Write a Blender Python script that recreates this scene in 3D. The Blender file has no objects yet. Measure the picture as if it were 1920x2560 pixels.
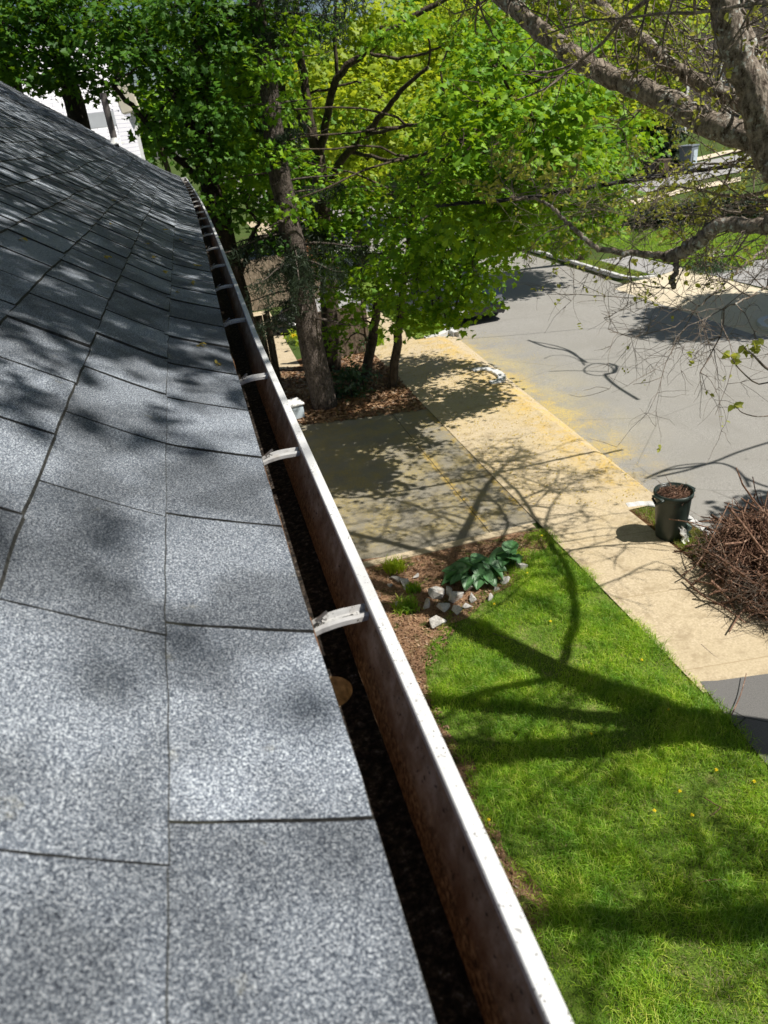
import bpy, bmesh, math, random
import numpy as np
from mathutils import Vector, Matrix

S = bpy.context.scene
COL = S.collection
R = math.radians
random.seed(7)
RNG = np.random.default_rng(11)

# ------------------------------------------------------------------ camera
CAM_H = 5.8
FPX = 1850.0                                   # focal length in pixels of the 1920 x 2560 photograph
_v = np.array([-535., -920., FPX]); AY = _v / np.linalg.norm(_v)
_n = np.array([432., 3468., FPX]); AD = _n - (_n @ AY) * AY; AD /= np.linalg.norm(AD)
AX = np.cross(AD, AY)
cam = bpy.data.cameras.new('camera')
cam.sensor_fit = 'VERTICAL'; cam.sensor_height = 34.6; cam.lens = FPX / 2560 * 34.6
cam.clip_start = 0.02; cam.clip_end = 2000
cam.dof.use_dof = True; cam.dof.focus_distance = 2.6; cam.dof.aperture_fstop = 7.5
camo = bpy.data.objects.new('camera', cam); COL.objects.link(camo)
right = Vector((AX[0], AY[0], -AD[0])); down = Vector((AX[1], AY[1], -AD[1])); fwd = Vector((AX[2], AY[2], -AD[2]))
m = Matrix((right, -down, -fwd)).transposed().to_4x4(); m.translation = (0, 0, CAM_H)
camo.matrix_world = m
S.camera = camo

# ------------------------------------------------------------------ light
SUN_EL, SUN_DIR = 56.0, (0.855, -0.518)
world = bpy.data.worlds.new('World'); S.world = world; world.use_nodes = True
wn = world.node_tree
sky = wn.nodes.new('ShaderNodeTexSky'); sky.sky_type = 'NISHITA'; sky.sun_disc = False
sky.sun_elevation = R(SUN_EL); sky.sun_rotation = math.atan2(SUN_DIR[0], SUN_DIR[1])
bg = wn.nodes['Background']; bg.inputs['Strength'].default_value = 0.05
wn.links.new(sky.outputs[0], bg.inputs[0])
sun = bpy.data.lights.new('sun', 'SUN'); sun.energy = 5.0; sun.angle = R(0.53); sun.color = (1.0, 0.95, 0.87)
suno = bpy.data.objects.new('sun', sun); COL.objects.link(suno)
sd = Vector((SUN_DIR[0] * math.cos(R(SUN_EL)), SUN_DIR[1] * math.cos(R(SUN_EL)), math.sin(R(SUN_EL))))
suno.rotation_euler = sd.to_track_quat('Z', 'Y').to_euler(); suno.location = (20, -12, 40)
S.view_settings.view_transform = 'Standard'; S.view_settings.look = 'None'
S.view_settings.exposure = 0.38; S.view_settings.gamma = 1
S.cycles.max_bounces = 8; S.cycles.transparent_max_bounces = 6
S.cycles.use_denoising = True

# ------------------------------------------------------------------ calibrated points
K = 1920 / 1659.0
def ray(x, y):
    p = np.array([x * K - 960, y * K - 1280, FPX]); return np.array([p @ AX, p @ AY, -(p @ AD)])
def at(x, y, Y):
    r = ray(x, y); t = Y / r[1]; return Vector((r[0] * t, Y, CAM_H + r[2] * t))
def gnd(x, y, z=0.0):
    r = ray(x, y); t = (z - CAM_H) / r[2]; return Vector((r[0] * t, r[1] * t, z))
def terrain(X, Y):                                # the far side of the street climbs away from it
    a = min(1.0, max(0.0, (X - 15.2) / 2.5))
    return 0.15 * max(0.0, Y - 27.0) * a
def hit(x, y):
    r = ray(x, y); t = 5.0 / r[1]
    for i in range(4000):
        P = (r[0] * t, r[1] * t, CAM_H + r[2] * t)
        if P[2] <= terrain(P[0], P[1]): break
        t *= 1.0015
    return Vector((P[0], P[1], terrain(P[0], P[1])))

# ------------------------------------------------------------------ materials
class NT:
    def __init__(s, name):
        s.m = bpy.data.materials.new(name); s.m.use_nodes = True; s.t = s.m.node_tree
        s.b = s.t.nodes['Principled BSDF']; s.out = s.t.nodes['Material Output']
        s.pos = s.n('ShaderNodeNewGeometry')
    def n(s, ty, **kw):
        nd = s.t.nodes.new(ty)
        for k, v in kw.items(): setattr(nd, k, v)
        return nd
    def l(s, a, b): s.t.links.new(a, b)
    def noise(s, scale, detail=4, rough=.6, stretch=None, dist=0):
        nd = s.n('ShaderNodeTexNoise'); nd.inputs['Scale'].default_value = scale
        nd.inputs['Detail'].default_value = detail; nd.inputs['Roughness'].default_value = rough
        nd.inputs['Distortion'].default_value = dist
        s.l(s.vec(stretch), nd.inputs['Vector']); return nd.outputs['Fac']
    def voro(s, scale, stretch=None, feature='F1', out='Distance'):
        nd = s.n('ShaderNodeTexVoronoi', feature=feature); nd.inputs['Scale'].default_value = scale
        s.l(s.vec(stretch), nd.inputs['Vector']); return nd.outputs[out]
    def vec(s, stretch=None):
        if not stretch: return s.pos.outputs['Position']
        mp = s.n('ShaderNodeMapping'); mp.inputs['Scale'].default_value = stretch
        s.l(s.pos.outputs['Position'], mp.inputs['Vector']); return mp.outputs[0]
    def ramp(s, fac, stops):
        nd = s.n('ShaderNodeValToRGB'); el = nd.color_ramp.elements
        while len(el) < len(stops): el.new(.5)
        for e, (p, c) in zip(el, stops):
            e.position = p; e.color = (*c, 1) if not isinstance(c, (int, float)) else (c, c, c, 1)
        s.l(fac, nd.inputs[0]); return nd.outputs[0]
    def mix(s, fac, a, b, mode='MIX'):
        nd = s.n('ShaderNodeMix', data_type='RGBA', blend_type=mode)
        for v, i in ((fac, 0), (a, 6), (b, 7)):
            if isinstance(v, (int, float)): nd.inputs[i].default_value = v
            elif isinstance(v, tuple): nd.inputs[i].default_value = (*v, 1)
            else: s.l(v, nd.inputs[i])
        return nd.outputs[2]
    def math(s, op, a, b=0.0, c=None, clamp=False):
        nd = s.n('ShaderNodeMath', operation=op, use_clamp=clamp)
        for v, i in ((a, 0), (b, 1), (c, 2)):
            if v is None: continue
            if isinstance(v, (int, float)): nd.inputs[i].default_value = v
            else: s.l(v, nd.inputs[i])
        return nd.outputs[0]
    def rng(s, v, a, b, c=0., d=1.):
        nd = s.n('ShaderNodeMapRange'); nd.interpolation_type = 'SMOOTHSTEP'
        s.l(v, nd.inputs[0])
        for i, x in zip((1, 2, 3, 4), (a, b, c, d)): nd.inputs[i].default_value = x
        return nd.outputs[0]
    def xyz(s):
        nd = s.n('ShaderNodeSeparateXYZ'); s.l(s.pos.outputs['Position'], nd.inputs[0]); return nd.outputs
    def island(s): return s.pos.outputs['Random Per Island']
    def bump(s, h, strength=.4, dist=.01):
        nd = s.n('ShaderNodeBump'); nd.inputs['Strength'].default_value = strength; nd.inputs['Distance'].default_value = dist
        s.l(h, nd.inputs['Height']); s.l(nd.outputs[0], s.b.inputs['Normal'])
    def fin(s, col, rough=.8, spec=.3, metal=0.):
        if isinstance(col, tuple): s.b.inputs['Base Color'].default_value = (*col, 1)
        else: s.l(col, s.b.inputs['Base Color'])
        if isinstance(rough, (int, float)): s.b.inputs['Roughness'].default_value = rough
        else: s.l(rough, s.b.inputs['Roughness'])
        s.b.inputs['Specular IOR Level'].default_value = spec; s.b.inputs['Metallic'].default_value = metal
        return s.m

def plain(name, c, rough=.6, spec=.4, var=.25, scale=8., metal=0.):
    t = NT(name); f = t.noise(scale, 5)
    lo = tuple(x * (1 - var) for x in c); hi = tuple(min(1, x * (1 + var)) for x in c)
    t.bump(t.noise(scale * 6, 4), .15, .004)
    return t.fin(t.ramp(f, [(.3, lo), (.7, hi)]), rough, spec, metal)

def leaf_mat(name, cols, trans, tfac=.42, gloss=.022, patch=.35):
    t = NT(name)
    c = t.ramp(t.island(), [(i / (len(cols) - 1), k) for i, k in enumerate(cols)])
    d = t.n('ShaderNodeBsdfDiffuse'); t.l(c, d.inputs[0])
    tr = t.n('ShaderNodeBsdfTranslucent'); t.l(t.mix(.5, c, trans), tr.inputs[0])
    mx = t.n('ShaderNodeMixShader'); mx.inputs[0].default_value = tfac
    t.l(d.outputs[0], mx.inputs[1]); t.l(tr.outputs[0], mx.inputs[2])
    g = t.n('ShaderNodeBsdfGlossy'); g.inputs['Roughness'].default_value = .55; g.inputs[0].default_value = (.9, .95, .9, 1)
    m2 = t.n('ShaderNodeMixShader'); m2.inputs[0].default_value = gloss
    t.l(mx.outputs[0], m2.inputs[1]); t.l(g.outputs[0], m2.inputs[2])
    t.l(m2.outputs[0], t.out.inputs[0]); t.t.nodes.remove(t.b)
    return t.m

def bark_mat(name, lo, hi, lichen=None, scale=14., amt=.55):
    t = NT(name)
    f = t.noise(scale, 6, .68, (1, 1, .45), .25)
    c = t.ramp(t.math('ADD', t.math('MULTIPLY', f, .7), t.math('MULTIPLY', t.noise(scale * 3.2, 5, .75), .3)), [(.38, lo), (.60, hi)])
    if lichen:
        p = t.rng(t.noise(24., 4, .6), .54, .62); q = t.rng(t.noise(4, 2, .5), .42, .6)
        c = t.mix(t.math('MULTIPLY', t.math('MULTIPLY', p, q), amt), c, lichen)
    v = t.voro(scale * 1.8, (1, 1, .5))
    t.bump(t.math('ADD', f, t.math('MULTIPLY', v, .5)), 1., .022)
    return t.fin(c, .9, .15)

M = {}
def build_materials():
    # --- roof shingle: pale, mid and charcoal granules, tone differs from tab to tab
    t = NT('shingle_granules')
    g1 = t.noise(760, 2, .55); g2 = t.noise(330, 2, .5); v = t.voro(520)
    sp = t.math('ADD', t.math('MULTIPLY', g1, .65), t.math('MULTIPLY', g2, .35))
    c = t.ramp(sp, [(.36, (.022, .028, .042)), (.46, (.095, .115, .15)), (.535, (.27, .305, .355)), (.615, (.76, .81, .86))])
    tone = t.ramp(t.island(), [(0, .66), (.5, .90), (1, 1.14)])
    c = t.mix(1., c, tone, 'MULTIPLY')
    blend = t.ramp(t.noise(5.5, 3, .5, (1, .8, 1)), [(.40, .52), (.56, 1.0)])
    c = t.mix(.9, c, t.mix(1., c, blend, 'MULTIPLY'))
    st = t.rng(t.noise(16, 4, .6), .66, .74)
    c = t.mix(t.math('MULTIPLY', st, .25), c, (.30, .27, .16))
    t.bump(t.math('ADD', g1, t.math('MULTIPLY', v, .5)), .55, .003)
    M['shingle'] = t.fin(c, .85, .25)
    M['shingle_edge'] = plain('shingle_butt_edge', (.045, .045, .042), .95, .1, .6, 90)
    M['felt'] = plain('roof_felt', (.035, .036, .03), .95, .05, .5, 30)
    # --- gutter
    t = NT('gutter_paint')
    sp = t.rng(t.noise(230, 3, .6), .61, .66); sq = t.rng(t.noise(14, 3, .6), .40, .56)
    dirt = t.math('MULTIPLY', sp, sq)
    c = t.mix(dirt, t.ramp(t.noise(20, 4), [(.3, (.64, .65, .66)), (.7, (.76, .77, .77))]), (.06, .05, .045))
    c = t.mix(t.math('MULTIPLY', t.rng(t.noise(5, 5, .65, (1, .3, 1)), .55, .75), .35), c, (.42, .40, .36))
    M['gutter'] = t.fin(c, .42, .5)
    t = NT('gutter_inside_stain')
    z = t.xyz()
    h = t.math('ADD', z[2], t.math('MULTIPLY', t.math('SUBTRACT', t.noise(9, 5, .6, (1, .5, 1)), .5), .05))
    band = t.rng(h, 5.140, 5.100)                       # dried silt band along the lower half of the wall
    c = t.ramp(t.noise(26, 6, .7), [(.3, (.17, .105, .06)), (.5, (.36, .265, .18)), (.7, (.56, .46, .36))])
    crust = t.ramp(t.noise(110, 6, .75), [(.38, (.022, .013, .007)), (.50, (.17, .105, .055)), (.62, (.44, .32, .19))])
    c = t.mix(band, c, crust)
    rust = t.math('MULTIPLY', t.math('MULTIPLY', t.rng(h, 5.100, 5.118), t.rng(h, 5.150, 5.124)), t.rng(t.noise(22, 5, .7, (1, .35, 1)), .38, .62))
    c = t.mix(t.math('MULTIPLY', rust, .7), c, (.15, .07, .03))
    spk = t.rng(t.noise(150, 3, .6, (1, .7, 1)), .62, .67)
    c = t.mix(t.math('MULTIPLY', spk, .85), c, (.02, .015, .012))
    t.bump(t.noise(140, 5, .7), .35, .003)
    M['gutter_in'] = t.fin(c, .75, .3)
    t = NT('gutter_silt')
    c = t.ramp(t.noise(90, 6, .78), [(.40, (.006, .006, .006)), (.50, (.024, .019, .015)), (.60, (.075, .06, .047)), (.68, (.24, .22, .20))])
    t.bump(t.noise(160, 5, .7), .6, .006)
    M['silt'] = t.fin(c, .9, .15)
    M['drip_wood'] = plain('weathered_drip_board', (.20, .105, .055), .85, .2, .6, 45)
    M['outlet'] = plain('outlet_tin', (.33, .25, .15), .7, .3, .7, 55)
    t = NT('bracket_aluminium')
    sp = t.rng(t.noise(170, 4, .65), .57, .63); sq = t.rng(t.noise(22, 3, .6), .42, .55)
    c = t.mix(t.math('MULTIPLY', sp, sq), t.ramp(t.noise(40, 4), [(.3, (.40, .40, .395)), (.7, (.58, .58, .57))]), (.05, .04, .03))
    c = t.mix(t.math('MULTIPLY', t.rng(t.noise(30, 4, .6), .5, .7), .4), c, (.30, .26, .20)); M['bracket'] = t.fin(c, .4, .5)
    M['screw'] = plain('screw_steel', (.35, .34, .33), .35, .6, .2, 200, .8)
    M['dark_hole'] = plain('dark_slot', (.01, .01, .01), .9, .1, .1)
    M['siding'] = plain('cream_siding', (.62, .60, .55), .6, .3, .08, 3)
    # --- ground
    t = NT('lawn_soil')
    c = t.ramp(t.noise(4, 6, .7), [(.3, (.08, .15, .018)), (.55, (.16, .25, .035)), (.72, (.32, .30, .12))])
    c = t.mix(t.rng(t.noise(60, 4, .7), .45, .7), c, (.035, .06, .014))
    t.bump(t.noise(70, 5, .7), .8, .03); M['lawn'] = t.fin(c, .95, .1)
    t = NT('wild_ground')
    c = t.ramp(t.noise(1.1, 6, .7), [(.35, (.05, .075, .02)), (.55, (.075, .115, .028)), (.7, (.10, .075, .04))])
    t.bump(t.noise(30, 5, .7), .8, .05); M['ground'] = t.fin(c, .95, .1)
    t = NT('bark_mulch')
    c = t.ramp(t.noise(55, 6, .75), [(.3, (.12, .06, .032)), (.5, (.36, .21, .125)), (.68, (.55, .38, .25))])
    c = t.mix(t.rng(t.noise(3.5, 4, .6), .52, .66), c, t.ramp(t.noise(80, 4, .7), [(.35, (.04, .06, .012)), (.65, (.16, .17, .05))]))
    t.bump(t.noise(70, 6, .75), 1., .04); M['mulch'] = t.fin(c, .95, .1)
    t = NT('leaf_mould')
    c = t.ramp(t.noise(22, 6, .75), [(.3, (.045, .024, .012)), (.5, (.16, .085, .04)), (.68, (.34, .20, .11))])
    t.bump(t.noise(40, 6, .75), 1., .05); M['mould'] = t.fin(c, .95, .1)

    def pollen(t, base, xr, yr, strength, colr=(.62, .40, .035), sc=3.0):
        p = t.xyz()
        mx = t.math('MULTIPLY', t.rng(p[0], xr[0], xr[1]), t.rng(p[0], xr[3], xr[2]))
        my = t.math('MULTIPLY', t.rng(p[1], yr[0], yr[1]), t.rng(p[1], yr[3], yr[2]))
        n1 = t.rng(t.noise(sc, 5, .65), .38, .62); n2 = t.rng(t.noise(26, 5, .75), .30, .72)
        f = t.math('MULTIPLY', t.math('MULTIPLY', mx, my), t.math('MULTIPLY', n1, n2))
        return t.mix(t.math('MULTIPLY', f, strength), base, colr)
    t = NT('asphalt_road')
    c = t.ramp(t.noise(75, 6, .8), [(.34, (.13, .126, .118)), (.5, (.275, .266, .248)), (.66, (.46, .45, .42))])
    c = t.mix(t.ramp(t.noise(.55, 5, .6), [(.35, .0), (.7, .45)]), c, (.22, .21, .187))
    c = t.mix(t.math('MULTIPLY', t.rng(t.noise(9, 3, .5), .70, .74), .5), c, (.10, .095, .088))
    crk = t.rng(t.voro(.33, None, 'DISTANCE_TO_EDGE'), .006, .001); c = t.mix(t.math('MULTIPLY', crk, .35), c, (.10, .095, .085))
    c = t.mix(t.math('MULTIPLY', t.rng(t.noise(1.7, 3, .5, (1, .22, 1)), .60, .72), .22), c, (.20, .19, .17))
    c = pollen(t, c, (6.1, 6.3, 6.7, 7.5), (9, 12, 19, 22.5), 1.0, (.62, .43, .07), 1.7)
    c = pollen(t, c, (6.0, 6.3, 7.0, 8.6), (10, 14, 19, 22.), .62, (.50, .41, .17), .8)
    c = pollen(t, c, (6.0, 6.2, 6.35, 6.5), (6.5, 8, 21, 23), 1.0, (.52, .30, .05), 5)
    t.bump(t.noise(190, 4, .7), .5, .006); M['road'] = t.fin(c, .9, .25)
    t = NT('side_street_asphalt')
    c = t.ramp(t.noise(60, 4, .7), [(.3, (.24, .235, .23)), (.7, (.40, .395, .39))]); M['road2'] = t.fin(c, .9, .2)
    t = NT('driveway_asphalt')
    c = t.ramp(t.noise(90, 5, .75), [(.34, (.10, .09, .072)), (.5, (.255, .235, .19)), (.66, (.48, .45, .385))])
    c = t.mix(t.ramp(t.noise(1.3, 5, .65), [(.35, 0.), (.65, .5)]), c, (.17, .15, .105))
    c = pollen(t, c, (-1, .2, 4.0, 4.3), (9.3, 9.9, 15, 16), .6, (.46, .34, .06), 2.2)
    c = pollen(t, c, (3.38, 3.44, 3.50, 3.58), (9.2, 9.6, 12.6, 13.5), 1., (.66, .42, .03), 4)
    c = pollen(t, c, (4.1, 4.18, 4.25, 4.27), (9.2, 10, 16, 17), 1., (.55, .36, .03), 4)
    p = t.xyz(); x3 = t.math('ADD', p[0], t.math('MULTIPLY', t.math('SUBTRACT', t.noise(2, 3), .5), .03))
    seam = t.math('LESS_THAN', t.math('ABSOLUTE', t.math('SUBTRACT', x3, 3.47)), .008)
    c = t.mix(t.math('MULTIPLY', seam, .8), c, (.05, .04, .02))
    t.bump(t.noise(120, 5, .75), .8, .01); M['drive'] = t.fin(c, .92, .2)
    t = NT('concrete_pavement')
    c = t.ramp(t.noise(34, 6, .7), [(.32, (.34, .275, .185)), (.53, (.50, .415, .285)), (.70, (.62, .53, .39))])
    c = t.mix(t.ramp(t.noise(1.0, 4, .6), [(.4, 0.), (.66, .5)]), c, (.46, .38, .25))
    c = t.mix(t.math('MULTIPLY', t.rng(t.noise(3.2, 6, .7), .50, .68), .6), c, (.29, .225, .14))
    c = t.mix(t.math('MULTIPLY', t.rng(t.noise(48, 3, .6), .66, .72), .55), c, (.16, .12, .07))
    c = pollen(t, c, (4.2, 4.3, 6.4, 6.6), (6.0, 11, 20, 24), .5, (.57, .43, .18), .9)
    c = pollen(t, c, (5.4, 6.1, 6.45, 6.6), (9.3, 10, 20, 24), .9, (.58, .37, .035), 3)
    p = t.xyz()
    yy = t.math('ADD', p[1], t.math('MULTIPLY', p[0], .14))
    fr = t.math('FRACT', t.math('DIVIDE', t.math('ADD', yy, .55), 1.49))
    ln = t.math('LESS_THAN', t.math('ABSOLUTE', t.math('SUBTRACT', fr, .5)), .0055)
    c = t.mix(t.math('MULTIPLY', ln, .45), c, (.26, .19, .10))
    t.bump(t.noise(120, 5, .7), .3, .005); M['concrete'] = t.fin(c, .9, .2)
    t = NT('far_concrete')
    c = t.ramp(t.noise(20, 6, .7), [(.3, (.50, .43, .31)), (.7, (.68, .60, .46))]); M['concrete2'] = t.fin(c, .9, .2)
    t = NT('old_asphalt_patch')
    c = t.ramp(t.noise(80, 5, .75), [(.3, (.10, .098, .095)), (.7, (.20, .195, .19))])
    cr = t.rng(t.voro(1.1, None, 'DISTANCE_TO_EDGE'), .012, .004)
    c = t.mix(t.math('MULTIPLY', cr, .8), c, (.03, .03, .03)); t.bump(t.noise(120, 5, .7), .6, .008); M['patch'] = t.fin(c, .92, .2)
    t = NT('granite')
    c = t.ramp(t.noise(120, 5, .7), [(.3, (.40, .40, .40)), (.6, (.66, .66, .65)), (.75, (.75, .74, .72))])
    t.bump(t.noise(60, 5, .7), .5, .01); M['granite'] = t.fin(c, .75, .3)
    t = NT('rock')
    c = t.ramp(t.noise(25, 6, .7), [(.3, (.30, .29, .27)), (.55, (.52, .50, .47)), (.75, (.66, .64, .60))])
    c = t.mix(t.math('MULTIPLY', t.rng(t.noise(7, 4, .6), .52, .66), .6), c, (.26, .20, .13))
    t.bump(t.noise(40, 6, .7), .8, .02); M['rock'] = t.fin(c, .85, .25)
    # --- vegetation
    M['leaf'] = leaf_mat('maple_leaf', [(.05, .15, .008), (.10, .24, .010), (.17, .34, .014), (.26, .43, .02)], (.55, .76, .02), .36)
    M['leaf_shaded'] = leaf_mat('maple_leaf_shaded', [(.022, .08, .006), (.045, .135, .008), (.085, .20, .012)], (.30, .50, .012), .33)  # maple leaf again, with canopy shade put into the darker colours
    M['leaf_yellow'] = leaf_mat('young_yellow_leaf', [(.16, .26, .012), (.25, .36, .018), (.36, .44, .03)], (.80, .85, .04), .5)
    M['leaf_bud'] = leaf_mat('bud_leaf', [(.22, .27, .03), (.30, .34, .05), (.36, .38, .08)], (.75, .72, .10), .5)
    M['leaf_copper'] = leaf_mat('copper_leaf', [(.20, .08, .03), (.32, .15, .07), (.40, .22, .11)], (.5, .25, .1), .4)
    M['needle'] = leaf_mat('spruce_needle', [(.008, .018, .009), (.015, .030, .013), (.03, .05, .018)], (.05, .09, .02), .2, .04)
    M['hosta'] = leaf_mat('hosta_leaf', [(.045, .15, .05), (.065, .20, .06), (.09, .25, .07)], (.2, .42, .08), .25, .08)
    M['bush'] = leaf_mat('bush_leaf', [(.012, .045, .010), (.02, .07, .014), (.05, .11, .03)], (.08, .2, .02), .3, .08)
    def grass_mat(name, cols, trans, patchc):
        m_ = leaf_mat(name, cols, trans, .42, .02); t_ = m_.node_tree; N_ = t_.nodes
        ramp = next(n for n in N_ if n.bl_idname == 'ShaderNodeValToRGB'); geo = next(n for n in N_ if n.bl_idname == 'ShaderNodeNewGeometry')
        nz = N_.new('ShaderNodeTexNoise'); nz.inputs['Scale'].default_value = 2.1; nz.inputs['Detail'].default_value = 4; t_.links.new(geo.outputs['Position'], nz.inputs['Vector'])
        r2 = N_.new('ShaderNodeValToRGB'); r2.color_ramp.elements[0].position = .40; r2.color_ramp.elements[1].position = .62
        r2.color_ramp.elements[0].color = (.62, .72, .7, 1); r2.color_ramp.elements[1].color = (*patchc, 1); t_.links.new(nz.outputs['Fac'], r2.inputs[0])
        mx = N_.new('ShaderNodeMix'); mx.data_type = 'RGBA'; mx.blend_type = 'MULTIPLY'; mx.inputs[0].default_value = 1
        t_.links.new(ramp.outputs[0], mx.inputs[6]); t_.links.new(r2.outputs[0], mx.inputs[7])
        for l in list(t_.links):
            if l.from_node == ramp and l.to_node != mx: t_.links.new(mx.outputs[2], l.to_socket)
        return m_
    M['grass'] = grass_mat('grass_blade', [(.07, .20, .014), (.17, .37, .026), (.30, .53, .045), (.54, .62, .19)], (.72, .90, .03), (1.35, 1.15, .9))
    M['grass_dry'] = leaf_mat('dry_grass', [(.30, .26, .12), (.40, .34, .18), (.22, .24, .07)], (.5, .45, .15), .3, .03)
    M['litter'] = leaf_mat('dead_leaf', [(.12, .06, .03), (.26, .14, .07), (.42, .27, .15)], (.3, .16, .06), .2, .05)
    M['bark_maple'] = bark_mat('maple_bark', (.028, .022, .016), (.115, .09, .066))
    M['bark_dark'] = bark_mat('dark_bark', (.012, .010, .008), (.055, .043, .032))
    M['bark_spruce'] = bark_mat('spruce_bark', (.03, .024, .020), (.165, .135, .115), (.30, .26, .24), 24)
    M['bark_bare'] = bark_mat('lichen_bark', (.04, .028, .02), (.36, .305, .25), (.50, .53, .49), 22, .8)
    M['twig'] = bark_mat('twig_bark', (.08, .062, .05), (.27, .225, .185), (.40, .40, .37), 20, .5)
    M['stick'] = bark_mat('cut_stick', (.075, .038, .026), (.29, .17, .115), (.40, .30, .23), 16, .7)
    def per_piece(m_, lo=.55, hi=1.5):
        t_ = m_.node_tree; bs = next(n for n in t_.nodes if n.bl_idname == 'ShaderNodeBsdfPrincipled'); ge = next(n for n in t_.nodes if n.bl_idname == 'ShaderNodeNewGeometry')
        r_ = t_.nodes.new('ShaderNodeValToRGB'); e_ = r_.color_ramp.elements; e_[0].color = (lo, lo * .9, lo * .85, 1); e_[1].color = (hi * .95, hi, hi * 1.02, 1); t_.links.new(ge.outputs['Random Per Island'], r_.inputs[0])
        mx = t_.nodes.new('ShaderNodeMix'); mx.data_type = 'RGBA'; mx.blend_type = 'MULTIPLY'; mx.inputs[0].default_value = 1
        src = bs.inputs['Base Color'].links[0].from_socket; t_.links.new(src, mx.inputs[6]); t_.links.new(r_.outputs[0], mx.inputs[7]); t_.links.new(mx.outputs[2], bs.inputs['Base Color'])
    M['mound'] = plain('packed_twigs', (.055, .028, .02), .95, .1, .7, 40)
    M['yellow'] = leaf_mat('yellow_petal', [(.80, .60, .01), (.88, .72, .02)], (.8, .7, .05), .3)
    M['white_petal'] = leaf_mat('white_petal', [(.75, .74, .60), (.80, .78, .66)], (.8, .8, .6), .3)
    M['blossom'] = leaf_mat('maple_blossom', [(.45, .32, .06), (.62, .48, .12)], (.6, .5, .1), .3)
    per_piece(M['stick'])
    # --- things
    t = NT('green_plastic')
    c = t.ramp(t.noise(7, 5), [(.3, (.012, .022, .018)), (.7, (.028, .042, .035))]); M['can'] = t.fin(c, .38, .5)
    M['paper'] = plain('white_paper', (.78, .78, .75), .8, .2, .1, 20)
    M['sheet_green'] = plain('grey_green_card', (.20, .29, .26), .6, .3, .15, 10)
    M['wood_fence'] = bark_mat('fence_boards', (.06, .045, .032), (.19, .145, .105), None, 10)
    M['wood_fence_pale'] = bark_mat('pale_fence_boards', (.13, .10, .07), (.34, .27, .20), None, 10)
    t = NT('white_clapboard')
    p = t.xyz(); fr = t.math('FRACT', t.math('DIVIDE', p[2], .11))
    c = t.mix(t.math('LESS_THAN', fr, .12), (.74, .74, .80), (.45, .44, .55)); M['clap_white'] = t.fin(c, .6, .3)
    t = NT('pale_roof_shingle')
    b = t.n('ShaderNodeTexBrick'); b.inputs['Scale'].default_value = 1.0
    b.inputs['Brick Width'].default_value = .62; b.inputs['Row Height'].default_value = .13; b.inputs['Mortar Size'].default_value = .016
    b.inputs['Color1'].default_value = (.80, .80, .80, 1); b.inputs['Color2'].default_value = (.66, .66, .67, 1); b.inputs['Mortar'].default_value = (.38, .38, .42, 1)
    cb = t.n('ShaderNodeCombineXYZ'); t.l(p[0], cb.inputs[0]) if False else None
    q = t.xyz(); t.l(q[0], cb.inputs[0]); t.l(t.math('MULTIPLY', q[2], 1.25), cb.inputs[1]); t.l(cb.outputs[0], b.inputs['Vector'])
    M['roof_pale'] = t.fin(b.outputs['Color'], .6, .4)
    t = NT('dark_clapboard')
    p = t.xyz(); fr = t.math('FRACT', t.math('DIVIDE', p[2], .14))
    c = t.mix(t.math('LESS_THAN', fr, .14), (.085, .072, .062), (.03, .026, .022)); M['clap_dark'] = t.fin(c, .7, .3)
    M['trim'] = plain('white_trim', (.78, .78, .77), .5, .4, .06, 5)
    M['cream'] = plain('cream_trim', (.70, .64, .52), .6, .3, .06, 5)
    M['grey_band'] = plain('grey_flashing', (.52, .54, .56), .5, .4, .06, 3)
    M['glass'] = plain('window_glass', (.06, .075, .09), .08, .8, .2, 2)
    M['dark_roof'] = plain('dark_roof_shingle', (.07, .068, .068), .9, .2, .3, 12)
    M['pipe'] = plain('vent_pipe_grey', (.075, .065, .062), .6, .35, .2, 12)
    M['flash'] = plain('flashing_metal', (.62, .62, .60), .4, .5, .1, 12)
    M['cable'] = plain('cable_black', (.012, .012, .013), .6, .3, .1)
    M['car'] = plain('navy_paint', (.006, .011, .03), .35, .4, .1, 2)
    M['black_plastic'] = plain('black_plastic', (.015, .015, .016), .3, .6, .2, 6)
    M['tyre'] = plain('tyre_rubber', (.018, .018, .018), .85, .2, .2, 20)
    M['rim'] = plain('alloy', (.45, .45, .46), .35, .6, .05, 20, .7)
    M['lamp_red'] = plain('tail_lamp', (.35, .02, .02), .2, .7, .1, 10)
    M['lamp_clear'] = plain('head_lamp', (.12, .125, .13), .15, .8, .1, 10)
    M['bin_grey'] = plain('grey_bin', (.19, .215, .25), .5, .4, .15, 4)
    M['bin_label'] = plain('bin_label', (.50, .58, .64), .5, .4, .1, 6)
    M['brown'] = plain('brown_bin', (.10, .075, .05), .6, .3, .2, 4)
build_materials()

# ------------------------------------------------------------------ mesh helpers
def raw_mesh(name, V, loops, starts, mats, midx=None, smooth=False):
    me = bpy.data.meshes.new(name)
    V = np.asarray(V, dtype=np.float32); loops = np.asarray(loops, dtype=np.int32); starts = np.asarray(starts, dtype=np.int32)
    me.vertices.add(len(V)); me.vertices.foreach_set('co', V.ravel())
    me.loops.add(len(loops)); me.loops.foreach_set('vertex_index', loops)
    me.polygons.add(len(starts)); me.polygons.foreach_set('loop_start', starts)
    for k in mats: me.materials.append(M[k])
    if midx is not None: me.polygons.foreach_set('material_index', np.asarray(midx, dtype=np.int32))
    me.polygons.foreach_set('use_smooth', np.full(len(starts), smooth))
    me.update(calc_edges=True); me.validate()
    return me

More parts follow.
